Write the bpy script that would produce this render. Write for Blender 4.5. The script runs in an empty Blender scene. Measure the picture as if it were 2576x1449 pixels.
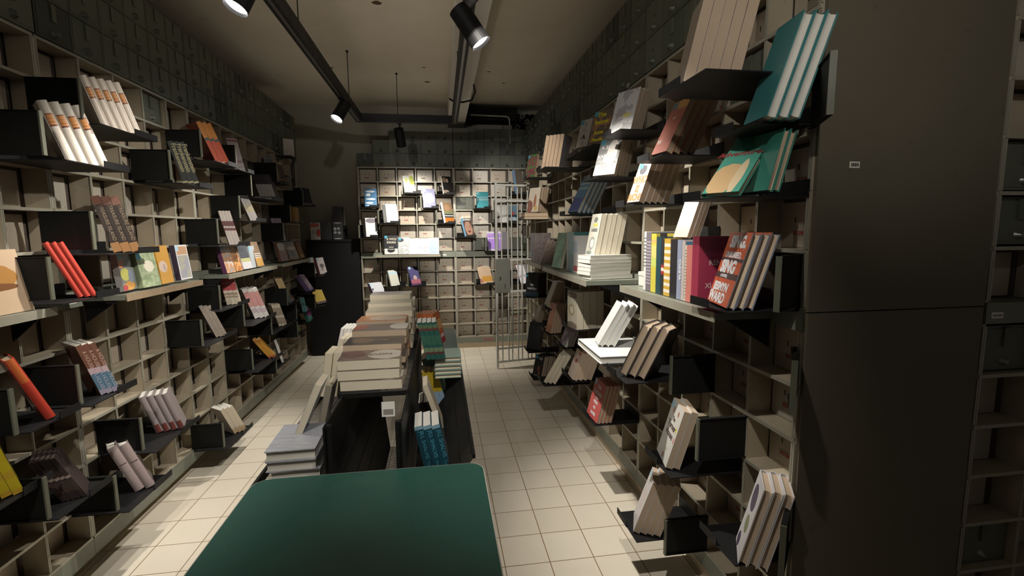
import bpy, bmesh, math, random
from mathutils import Vector, Matrix
random.seed(7)
S = bpy.context.scene
COL = S.collection
PI = math.pi
# ---------------------------------------------------------------- camera
CAM_F, PITCH, YAW, ROLL, EYE = 1189.35, .118, .1476, -.0093, 1.5
cy, sy, cp, sp = math.cos(YAW), math.sin(YAW), math.cos(PITCH), math.sin(PITCH)
fwd = Vector((sy*cp, cy*cp, -sp)); rgt = Vector((cy, -sy, 0)); upv = rgt.cross(fwd)
cr, sr = math.cos(ROLL), math.sin(ROLL)
r2 = rgt*cr + upv*sr; u2 = upv*cr - rgt*sr
cam = bpy.data.cameras.new('camera'); co = bpy.data.objects.new('camera', cam); COL.objects.link(co)
cam.sensor_width = 36.0; cam.lens = CAM_F*36.0/2576.0; cam.clip_start = .02
m = Matrix((r2, u2, -fwd)).transposed().to_4x4(); m.translation = (0, 0, EYE)
co.matrix_world = m
S.camera = co
# ---------------------------------------------------------------- world, exposure
wd = bpy.data.worlds.new('world'); S.world = wd; wd.use_nodes = True
wd.node_tree.nodes['Background'].inputs[0].default_value = (.55, .5, .43, 1)
wd.node_tree.nodes['Background'].inputs[1].default_value = .055
S.view_settings.view_transform = 'Standard'; S.view_settings.look = 'None'
S.view_settings.gamma = 1.0; S.view_settings.use_curve_mapping = False
S.view_settings.exposure = 0.9
LAMP_W = 78.0            # one track spot
# ---------------------------------------------------------------- room numbers (metres)
DL, DR, YB, YN = 1.586, 1.076, 6.05, 1.259
W_, J_, T0, HU, S0, HL = .2284, .015, 2.294, .172, 1.19, .173
BW = 5*W_+J_
D_ = .085
CEIL, TOP = 3.10, 2.77
Z3 = Vector((0, 0, 1))
WALL = {'L': (Vector((-DL, 0, 0)), Vector((0, 1, 0)), Vector((1, 0, 0))),
        'R': (Vector((DR, 0, 0)), Vector((0, -1, 0)), Vector((-1, 0, 0))),
        'B': (Vector((0, YB, 0)), Vector((1, 0, 0)), Vector((0, -1, 0))),
        'F': (Vector((0, YN, 0)), Vector((1, 0, 0)), Vector((0, -1, 0))),
        'C': (Vector((-.14, 0, 0)), Vector((0, 1, 0)), Vector((1, 0, 0))),
        'D': (Vector((-.44, 0, 0)), Vector((0, -1, 0)), Vector((-1, 0, 0)))}
def wallM(k, u=0, z=0, n=0):
    o, ud, nd = WALL[k]
    mm = Matrix((ud, -nd, Z3)).transposed().to_4x4(); mm.translation = o+ud*u+nd*n+Z3*z
    return mm
# ---------------------------------------------------------------- materials
class NT:
    def __init__(s, name):
        s.m = bpy.data.materials.new(name); s.m.use_nodes = True
        s.t = s.m.node_tree; s.b = s.t.nodes['Principled BSDF']; s.co = None
    def n(s, t, **k):
        x = s.t.nodes.new(t)
        for a, v in k.items(): setattr(x, a, v)
        return x
    def l(s, a, b): s.t.links.new(a, b)
    def obj(s):
        if not s.co: s.co = s.n('ShaderNodeTexCoord')
        return s.co.outputs['Object']
    def xyz(s):
        if not hasattr(s, 'sx'):
            s.sx = s.n('ShaderNodeSeparateXYZ'); s.l(s.obj(), s.sx.inputs[0])
        return s.sx.outputs
    def math(s, op, a, b=None, c=None):
        x = s.n('ShaderNodeMath', operation=op)
        for i, v in enumerate((a, b, c)):
            if v is None: continue
            if isinstance(v, (int, float)): x.inputs[i].default_value = v
            else: s.l(v, x.inputs[i])
        return x.outputs[0]
    def between(s, v, lo, hi): return s.math('MULTIPLY', s.math('GREATER_THAN', v, lo), s.math('LESS_THAN', v, hi))
    def mix(s, f, a, b):
        x = s.n('ShaderNodeMix', data_type='RGBA')
        if isinstance(f, (int, float)): x.inputs[0].default_value = f
        else: s.l(f, x.inputs[0])
        for i, v in ((6, a), (7, b)):
            if isinstance(v, tuple): x.inputs[i].default_value = (*v, 1)
            else: s.l(v, x.inputs[i])
        return x.outputs[2]
    def noise(s, scale, detail=4, rough=.55, vec=None, sc=None):
        x = s.n('ShaderNodeTexNoise'); x.inputs['Scale'].default_value = scale
        x.inputs['Detail'].default_value = detail; x.inputs['Roughness'].default_value = rough
        v = vec or s.obj()
        if sc:
            mp = s.n('ShaderNodeMapping'); mp.inputs['Scale'].default_value = sc; s.l(v, mp.inputs[0]); v = mp.outputs[0]
        s.l(v, x.inputs['Vector']); return x.outputs[0]
    def ramp(s, f, stops, const=False):
        x = s.n('ShaderNodeValToRGB'); e = x.color_ramp.elements
        if const: x.color_ramp.interpolation = 'CONSTANT'
        while len(e) < len(stops): e.new(.5)
        for i, (p, c) in enumerate(stops): e[i].position = p; e[i].color = (*c, 1)
        s.l(f, x.inputs[0]); return x.outputs[0]
    def done(s, col, rough=.5, metal=0, spec=.5, bump=None, bs=.1, coat=0):
        b = s.b
        if isinstance(col, tuple): b.inputs['Base Color'].default_value = (*col, 1)
        else: s.l(col, b.inputs['Base Color'])
        if isinstance(rough, (int, float)): b.inputs['Roughness'].default_value = rough
        else: s.l(rough, b.inputs['Roughness'])
        b.inputs['Metallic'].default_value = metal; b.inputs['Specular IOR Level'].default_value = spec
        if coat: b.inputs['Coat Weight'].default_value = coat; b.inputs['Coat Roughness'].default_value = .12
        if bump is not None:
            x = s.n('ShaderNodeBump'); x.inputs['Strength'].default_value = bs; x.inputs['Distance'].default_value = .01
            s.l(bump, x.inputs['Height']); s.l(x.outputs[0], b.inputs['Normal'])
            if coat: s.l(x.outputs[0], b.inputs['Coat Normal'])
        return s.m
def worn(name, c, c2, scale=6, rough=.4, metal=0, spec=.5, bs=.05, rr=.25):
    k = NT(name); f = k.noise(scale, 5, .6)
    g = k.noise(scale*9, 3, .6)
    col = k.mix(k.math('MULTIPLY', f, 1.1), c, c2)
    col = k.mix(k.math('MULTIPLY', k.math('GREATER_THAN', g, .66), .35), col, tuple(x*.55 for x in c))
    return k.done(col, k.math('MULTIPLY_ADD', f, rr, rough-.1), metal, spec, g, bs)
M = {}
M['plate'] = [worn('plate_paint_%s' % i, a, b, 7, .32, .25, .6) for i, (a, b) in enumerate((((.46, .40, .32), (.36, .31, .24)), ((.43, .36, .28), (.34, .28, .21)), ((.48, .44, .37), (.36, .33, .28))))]
M['partition'] = worn('partition_paint', (.42, .36, .27), (.32, .27, .19), 5, .38, .1, .5)
M['edge'] = worn('edge_paint', (.40, .38, .31), (.28, .26, .20), 12, .32, .2, .6)
M['hollow'] = worn('hollow_steel', (.07, .05, .04), (.045, .035, .03), 8, .5)
M['green'] = [worn('door_enamel_%s' % i, a, b, 5, .42, .05, .5) for i, (a, b) in enumerate((((.098, .108, .076), (.07, .078, .054)), ((.088, .10, .072), (.062, .072, .052)), ((.115, .125, .092), (.08, .09, .066)), ((.035, .04, .032), (.028, .032, .026))))]
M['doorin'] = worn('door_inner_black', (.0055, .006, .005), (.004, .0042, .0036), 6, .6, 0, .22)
M['doorlip'] = worn('door_lip_enamel', (.12, .122, .088), (.085, .088, .063), 9, .45)
M['rail'] = worn('rail_enamel', (.20, .215, .175), (.14, .15, .115), 6, .4, .05)
M['panel'] = worn('panel_enamel', (.13, .113, .081), (.108, .094, .067), 2.5, .5, .05, .4, .02)
M['steel'] = worn('bare_steel', (.30, .30, .28), (.2, .2, .18), 30, .3, .7)
M['black'] = worn('black_powder_coat', (.007, .0065, .007), (.0045, .0045, .005), 14, .55, 0, .3, .03)
M['wire'] = worn('black_wire', (.007, .007, .007), (.005, .005, .005), 40, .5, 0, .35)
M['blackbox'] = worn('black_laminate', (.009, .009, .009), (.006, .006, .006), 3, .7, 0, .2)
M['red'] = NT('red_tag_enamel').done((.30, .035, .03), .4)
M['white'] = NT('white_sticker_paper').done((.72, .70, .64), .6)
M['ink'] = NT('black_ink').done((.03, .028, .028), .6)
M['slot'] = NT('dark_slot').done((.02, .018, .015), .7)
M['woodedge'] = worn('worn_wood_edge', (.30, .22, .14), (.17, .12, .075), 25, .5)
M['tablegreen'] = worn('green_laminate', (.026, .105, .082), (.018, .080, .064), 3.5, .42, 0, .45, .02)
M['tabletrim'] = NT('pale_table_edging').done((.55, .5, .42), .4)
M['gate'] = worn('gate_paint', (.62, .62, .57), (.46, .46, .42), 14, .38, 0)
M['lock'] = worn('lock_plate_paint', (.20, .20, .17), (.14, .14, .12), 6, .4, .1)
M['beam'] = worn('beam_paint', (.80, .76, .68), (.70, .66, .58), 2, .7)
M['conduit'] = NT('grey_conduit').done((.25, .24, .21), .5)
def paper(name, c, d):
    c = tuple(v*.84 for v in c); d = tuple(v*.84 for v in d)
    k = NT(name); f = k.noise(1, 2, .5, sc=(1, 900, 1)); g = k.noise(9, 3)
    return k.done(k.mix(k.math('MULTIPLY_ADD', g, .5, k.math('MULTIPLY', f, .6)), c, d), .85, 0, .2)
PAPER = {'white': paper('white_pages', (.86, .84, .78), (.66, .63, .56)), 'cream': paper('cream_pages', (.78, .71, .56), (.60, .53, .40)),
         'tan': paper('tan_pages', (.62, .49, .36), (.46, .35, .25)), 'brown': paper('brown_pages', (.40, .29, .195), (.28, .20, .13)),
         'grey': paper('grey_pages', (.62, .60, .53), (.45, .43, .37)), 'dark': paper('dark_pages', (.12, .10, .085), (.07, .06, .05))}
# floor tiles
k = NT('cream_floor_tiles'); x, y, z = k.xyz()
def grout(v, off, p=.207, g=.0019):
    a = k.math('FRACT', k.math('DIVIDE', k.math('SUBTRACT', v, off), p))
    return k.math('LESS_THAN', k.math('SUBTRACT', .5, k.math('ABSOLUTE', k.math('SUBTRACT', a, .5))), g/p)
gm = k.math('MAXIMUM', grout(x, .455), grout(y, 1.954))
tid = k.n('ShaderNodeTexWhiteNoise', noise_dimensions='2D'); cmb = k.n('ShaderNodeCombineXYZ')
k.l(k.math('FLOOR', k.math('DIVIDE', k.math('SUBTRACT', x, .455), .207)), cmb.inputs[0]); k.l(k.math('FLOOR', k.math('DIVIDE', k.math('SUBTRACT', y, 1.954), .207)), cmb.inputs[1]); k.l(cmb.outputs[0], tid.inputs[0])
tile = k.mix(tid.outputs[0], (.70, .635, .52), (.76, .70, .585)); tile = k.mix(k.math('MULTIPLY', k.noise(5, 5), .5), tile, (.62, .54, .42))
M['floor'] = k.done(k.mix(gm, tile, (.20, .115, .055)), .32, 0, .5, k.math('SUBTRACT', 1, gm), .08)
k = NT('cream_skirting_tile'); M['skirt'] = k.done(k.mix(k.noise(6, 4), (.66, .55, .40), (.52, .42, .29)), .35)
k = NT('stained_ceiling_plaster'); x, y, z = k.xyz()
c = k.mix(k.math('MULTIPLY', k.noise(1.6, 6, .62), 1.0), (.82, .75, .63), (.62, .55, .44))
st = k.ramp(k.noise(3.1, 5, .7), [(.0, (0, 0, 0)), (.62, (0, 0, 0)), (.78, (1, 1, 1))])
c = k.mix(k.math('MULTIPLY', st, .45), c, (.28, .235, .17))
for hx, hy, hr in ((-.40, 3.62, .035), (-.40, 3.60, .02), (-1.02, 5.02, .03), (-.1, 5.35, .03), (-.12, 4.9, .018), (.52, 4.95, .02), (.72, 5.3, .02), (-.62, 2.55, .016)):
    d = k.math('SQRT', k.math('ADD', k.math('POWER', k.math('SUBTRACT', x, hx), 2), k.math('POWER', k.math('MULTIPLY', k.math('SUBTRACT', y, hy), 1.3), 2)))
    c = k.mix(k.math('LESS_THAN', k.math('MULTIPLY_ADD', k.noise(40, 2), .02, d), hr+.01), c, (.11, .07, .045))
M['ceil'] = k.done(c, .85, 0, .2, k.noise(25, 4), .08)
k = NT('grey_wall_plaster'); M['wall'] = k.done(k.mix(k.noise(1.5, 5), (.30, .28, .225), (.24, .22, .175)), .8, 0, .2, k.noise(60, 3), .05)
def emit(name, c, s):
    k = NT(name); k.b.inputs['Emission Color'].default_value = (*c, 1); k.b.inputs['Emission Strength'].default_value = s; return k.done((.8, .8, .8), .4)
M['lens'] = emit('lit_lamp_lens', (1, .97, .92), 14)
# ---------------------------------------------------------------- mesh helpers
class MB:
    def __init__(s): s.v = []; s.f = []; s.mi = []
    def poly(s, pts, mi=0):
        i = len(s.v); s.v += [tuple(p) for p in pts]; s.f.append(tuple(range(i, i+len(pts)))); s.mi.append(mi)
    def box(s, a, b, mi=0, M4=None):
        x0, y0, z0 = a; x1, y1, z1 = b
        p = [(x0, y0, z0), (x1, y0, z0), (x1, y1, z0), (x0, y1, z0), (x0, y0, z1), (x1, y0, z1), (x1, y1, z1), (x0, y1, z1)]
        if M4: p = [tuple(M4 @ Vector(q)) for q in p]
        i = len(s.v); s.v += p
        for q in ((0, 3, 2, 1), (4, 5, 6, 7), (0, 1, 5, 4), (1, 2, 6, 5), (2, 3, 7, 6), (3, 0, 4, 7)):
            s.f.append(tuple(i+j for j in q)); s.mi.append(mi)
    def prism(s, poly, z0, z1, mi=0):
        n = len(poly); i = len(s.v)
        s.v += [(p[0], p[1], z0) for p in poly]+[(p[0], p[1], z1) for p in poly]
        s.f.append(tuple(i+n-1-j for j in range(n))); s.f.append(tuple(i+n+j for j in range(n))); s.mi += [mi, mi]
        for j in range(n):
            s.f.append((i+j, i+(j+1) % n, i+n+(j+1) % n, i+n+j)); s.mi.append(mi)
    def tube(s, a, b, r, n=10, mi=0, r1=None, caps=True):
        a = Vector(a); b = Vector(b); d = (b-a).normalized(); r1 = r if r1 is None else r1
        q = d.to_track_quat('Z', 'Y').to_matrix(); i = len(s.v)
        for c, rr in ((a, r), (b, r1)):
            for j in range(n): s.v.append(tuple(c+q @ Vector((rr*math.cos(2*PI*j/n), rr*math.sin(2*PI*j/n), 0))))
        for j in range(n): s.f.append((i+j, i+(j+1) % n, i+n+(j+1) % n, i+n+j)); s.mi.append(mi)
        if caps:
            s.f.append(tuple(i+n-1-j for j in range(n))); s.f.append(tuple(i+n+j for j in range(n))); s.mi += [mi, mi]
    def mesh(s, name, mats, smooth=False):
        me = bpy.data.meshes.new(name); me.from_pydata(s.v, [], s.f)
        for x in (mats if isinstance(mats, (list, tuple)) else [mats]): me.materials.append(x)
        for p, i in zip(me.polygons, s.mi): p.material_index = i; p.use_smooth = smooth
        me.update(); return me
def ob(name, me, parent=None, loc=None, mw=None):
    o = bpy.data.objects.new(name, me); COL.objects.link(o)
    if parent: o.parent = parent
    if mw is not None: o.matrix_local = mw
    if loc is not None: o.location = loc
    return o
def tag(o, label, cat, group=None):
    o['label'] = label; o['category'] = cat
    if group: o['group'] = group
    n = len(label.replace(',', ' ').replace('-', ' ').split())
    if not 4 <= n <= 16: print('LABEL LENGTH', n, label, flush=True)
    return o
def thing(name, label, cat, mw=None, group=None):
    o = bpy.data.objects.new(name, None); COL.objects.link(o); o.empty_display_size = .05
    if mw is not None: o.matrix_world = mw
    return tag(o, label, cat, group)
def struct(name, me): o = ob(name, me); o['kind'] = 'structure'; return o
def bx(a, b, mat, name='m'):
    q = MB(); q.box(a, b); return q.mesh(name, mat)
TX = {}
def textmesh(s, size, mat, key=None, align='LEFT', bold=0.0, xs=1.0):
    kk = (s, size, mat.name, align, bold, xs)
    if kk in TX: return TX[kk]
    cu = bpy.data.curves.new('lettering', 'FONT'); cu.body = s; cu.size = size; cu.align_x = align; cu.extrude = .0002; cu.offset = bold
    cu.resolution_u = 3
    o = bpy.data.objects.new('tmp_lettering', cu); COL.objects.link(o)
    dg = bpy.context.evaluated_depsgraph_get(); me = bpy.data.meshes.new_from_object(o.evaluated_get(dg))
    if xs != 1.0:
        for v in me.vertices: v.co.x *= xs
    me.materials.clear(); me.materials.append(mat)
    bpy.data.objects.remove(o); bpy.data.curves.remove(cu); TX[kk] = me
    return me
def ink(name, c): return NT(name).done(c, .5)
# ---------------------------------------------------------------- the room
struct('floor', bx((-2.2, -1.6, -.05), (4.2, 6.6, 0), M['floor']))
struct('ceiling', bx((-2.2, -1.6, CEIL), (4.2, 6.6, CEIL+.1), M['ceil']))
struct('wall_left', bx((-2.05, -1.6, 0), (-1.95, 6.6, CEIL), M['wall']))
struct('wall_back', bx((-1.95, 6.40, 0), (4.2, 6.5, CEIL), M['wall']))
struct('wall_right', bx((1.74, 1.62, 0), (1.84, 6.4, CEIL), M['wall']))
struct('trim_1', bx((.127, -1.6, 2.85), (.335, 6.38, CEIL), M['beam']))
struct('baseboard_left', bx((-1.95, -1.6, 0), (-1.645, 5.71, .072), M['skirt']))
struct('baseboard_right', bx((1.09, 1.30, 0), (1.74, 5.88, .072), M['skirt']))
struct('baseboard_back', bx((-.97, 6.07, 0), (1.7, 6.40, .072), M['skirt']))
struct('baseboard_corner', bx((1.76, 1.28, 0), (2.9, 1.62, .072), M['skirt']))
# ---------------------------------------------------------------- locker banks
cx = [J_/2+W_*c for c in range(6)]
zu = [T0-HU*k for k in range(7)]; zl = [S0-HL*k for k in range(7)]
q = MB()
for zz in zu[:-1]+zl[1:]: q.box((.004, 0, zz-.0045), (BW-.004, D_, zz+.0045))
for z0, z1 in ((zu[6], T0), (zl[6], S0)):
    for i, x in enumerate(cx):
        h = .0075 if i in (0, 5) else .004
        q.box((x-h, -.001, z0), (x+h, D_, z1))
FRAME = q.mesh('locker_frame', M['partition'])
q = MB()      # bright worn front edges of the sheet steel
for zz in zu[:-1]+zl[1:]: q.box((.004, -.006, zz-.006), (BW-.004, -.0002, zz+.006))
for z0, z1 in ((zu[6], T0), (zl[6], S0)):
    for i, x in enumerate(cx):
        for k in range(6):
            a = z1-(z1-z0)/6*(k+1)+.007; b = z1-(z1-z0)/6*k-.007; h = .0075 if i in (0, 5) else .0055
            q.box((x-h, -.005, a), (x-.001, -.0012, b)); q.box((x+.001, -.005, a), (x+h, -.0012, b))
EDGES = q.mesh('locker_edges', M['edge'])
def carcass(depth, rows=((0, 6), (0, 6), (0, 6))):
    q = MB(); q.box((.002, D_+.008, .075), (BW-.002, depth, T0))
    h = (TOP-T0)/3; w = (BW-.004)/6
    for r, (a, b) in enumerate(rows): q.box((.002+w*a, .001, T0+h*r+(.006 if r == 0 else 0)), (.002+w*b, depth, T0+h*(r+1)))
    return q.mesh('locker_carcass', M['hollow'])
q = MB(); q.box((.001, -.008, zl[0]+.002), (BW-.001, D_, zu[6]-.002)); RAIL = q.mesh('locker_rail', M['rail'])
q = MB(); q.box((.001, -.006, .072), (BW-.001, D_, zl[6]-.004)); PLINTH = q.mesh('locker_plinth', M['rail'])
PLATES = []
for i in range(3):
    q = MB(); w = W_-.042; h = .148; q.box((0, 0, 0), (w, .005, h))
    for a in ((.004, .0, .004, w-.004, .007), (.004, .0, h-.007, w-.004, h-.004)): q.box((a[0], -.001, a[2]), (a[3], 0, a[4]))
    for fx in (.33, .57): q.box((w*fx-.0022, -.0006, h*.55), (w*fx+.0022, -.0001, h*.66), 3); q.box((w*fx-.005, -.0006, h*.65), (w*fx+.003, -.0001, h*.67), 3)
    lx = w*.30
    q.box((lx-.004, -.0012, h*.255), (lx+.048, -.0002, h*.395), 2); q.box((lx, -.0016, h*.285), (lx+.044, -.001, h*.365), 1)
    for s in range(4): q.box((lx+.009+.007*s, -.0019, h*.31), (lx+.013+.007*s, -.0015, h*.34), 4)
    q.tube((w-.012, -.001, .016), (w-.012, .001, .016), .003, 8, 4)
    PLATES.append(q.mesh('cell_back_plate', [M['plate'][i], M['red'], M['edge'], M['slot'], M['edge']]))
dw = (BW-.004)/6; dh = (TOP-T0)/3
DOORS = []
for i in range(4):
    q = MB(); q.box((.002, -.016, .002), (dw-.002, 0, dh-.002)); q.box((.012, -.0175, .012), (dw-.012, -.016, dh-.012)); DOORS.append(q.mesh('locker_door', M['green'][i]))
q = MB(); q.prism([(dw*.45, -.0175), (dw*.45, -.0225), (dw*.57, -.0225), (dw*.57, -.0175)], dh*.52, dh*.95); HASP = q.mesh('door_hasp', M['green'][2])
q = MB(); q.tube((dw*.5, -.0175, dh*.2), (dw*.5, -.036, dh*.2), .019, 14, 0, .009); KNOB = q.mesh('door_knob', M['green'][1])
LATCH = None
OPEN = []
for i in range(3):
    q = MB(); q.box((-.0025, -.186, .001), (.0025, 0, .154)); q.box((-.008, -.19, 0), (.008, -.184, .155), 1); q.box((-.008, -.184, 0), (.008, 0, .003), 0); q.box((-.008, -.184, .152), (.008, 0, .155), 0)
    OPEN.append(q.mesh('open_locker_door', [M['doorin'], M['doorlip']]))
q = MB(); q.box((.008, .0, .006), (W_-.01, .012, .155)); q.box((.02, -.002, .016), (W_-.024, 0, .145)); CDOOR = q.mesh('closed_cell_door', M['green'][2])
q = MB(); q.box((W_*.45, -.008, .085), (W_*.58, -.002, .15)); CHASP = q.mesh('cell_door_hasp', M['green'][0])
q = MB(); q.tube((W_*.5, -.001, .035), (W_*.5, -.016, .035), .016, 12, 0, .006); CKNOB = q.mesh('cell_door_knob', M['steel'])
BARCODE = MB(); BARCODE.box((0, -.0008, 0), (.033, 0, .018))
for s in range(9): BARCODE.box((.004+.0028*s, -.0012, .004), (.0052+.0028*s+.0006*(s % 3), -.0007, .014), 1)
BARCODE = BARCODE.mesh('barcode', [M['white'], M['ink']])
TAGM = MB(); TAGM.box((0, -.0008, 0), (.045, 0, .02)); TAGM.box((.005, -.0012, .006), (.04, -.0007, .013), 1); TAGM = TAGM.mesh('paper_tag', [M['white'], M['conduit']])
BANKS = {}
def bank(wall, idx, u0, depth, label, grp, rows=((0, 6), (0, 6), (0, 6)), greens=(), skip=()):
    t = thing('locker_bank', label, 'lockers', wallM(wall, u0), grp)
    ob('frame', FRAME, t); ob('frame_edge', EDGES, t); ob('carcass', carcass(depth, rows), t); ob('middle_rail', RAIL, t); ob('plinth', PLINTH, t)
    for part, zz in (('u', zu), ('l', zl)):
        for r in range(6):
            for c in range(5):
                if (part, r, c) in greens:
                    d = ob('cell_door', CDOOR, t, (cx[c], .02, zz[r+1]+.006)); ob('hasp', CHASP, d); ob('knob', CKNOB, d)
                else:
                    ob('back_plate', PLATES[random.choice((0, 0, 1, 2))], t, (cx[c]+.012, D_, zz[r+1]+.006))
    for r, (a, b) in enumerate(rows):
        for c in range(a, b):
            d = ob('locker_door', DOORS[random.choice((0, 0, 1, 1, 2, 0, 1, 3))], t, (.002+dw*c, 0, T0+.006+dh*r - (0 if r else 0))); ob('hasp', HASP, d); ob('knob', KNOB, d)
    BANKS.setdefault(wall, []).append((u0, t)); return t
names4 = ('nearest', 'second nearest', 'third', 'farthest')
LB = [bank('L', i, 2.24+BW*(i-1), .34, 'left-wall olive and beige steel locker bank, %s from the camera' % names4[i], 'locker banks along the left wall', greens=((('u', 0, 3), ) if i == 1 else ())) for i in range(4)]
RB = [bank('R', i, -YN-BW*(i+1), .62, 'right-wall olive and beige steel locker bank, %s from the camera' % names4[i], 'locker banks along the right wall', greens=((('u', 1, 3), ) if i == 0 else ())) for i in range(4)]
B1 = bank('B', 0, .178-BW, .33, 'left of the two locker banks across the back wall, stepped top row', 'locker banks across the back wall', rows=((0, 6), (1, 6), (2, 6)))
B2 = bank('B', 1, .178, .33, 'right of the two locker banks across the back wall, behind barred gate', 'locker banks across the back wall', greens=(('u', 2, 0), ('u', 5, 1), ('u', 5, 3)))
F1 = bank('F', 0, 1.718, .33, 'locker bank at the right edge, facing the camera beside plain panel', None, greens=(('l', 0, 0), ('l', 4, 0), ('u', 3, 0), ('u', 4, 0)))
for t, x in ((LB[1], .012), (B1, BW-.16), (F1, .02)): ob('paper_tag', TAGM, t, (x, -.0085, zl[0]+.02))
# end panel of the right-hand lockers
q = MB(); q.box((0, 0, 1.2535), (.622, .012, TOP), 0); q.box((0, 0, .072), (.622, .012, 1.2495), 0)
ep = ob('side_panel', q.mesh('side_panel', M['panel']), RB[0]); ep.matrix_world = Matrix.Translation((DR+.002, YN-.013, 0))
bc = ob('barcode_sticker', BARCODE, RB[0]); bc.matrix_world = Matrix.Translation((1.180, YN-.0135, 1.676))
bc = ob('barcode_sticker', BARCODE, RB[1], (BW-.23, -.0185, T0+.004))
em = MB(); n = 20
for rr, mi, yy in ((1.0, 0, 0), (.86, 1, -.0006)): em.poly([(.075*rr*math.copysign(abs(math.cos(-2*PI*i/n))**.6, math.cos(-2*PI*i/n)), yy-.0004, .028*rr*math.copysign(abs(math.sin(-2*PI*i/n))**.6, math.sin(-2*PI*i/n))) for i in range(n)], mi)
EMB = em.mesh('maker_emblem', [ink('emblem_red', (.34, .15, .11)), M['rail']])
def emblem(t, x):
    e = ob('maker_emblem', EMB, t, (x, -.0065, .113)); w = ob('lettering', textmesh('Godrej', .042, M['red'], align='CENTER', bold=.0008), e)
    w.matrix_local = Matrix.Translation((0, -.0012, -.012)) @ Matrix.Rotation(PI/2, 4, 'X')
emblem(B2, .40); emblem(RB[0], BW-.62)
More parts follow.
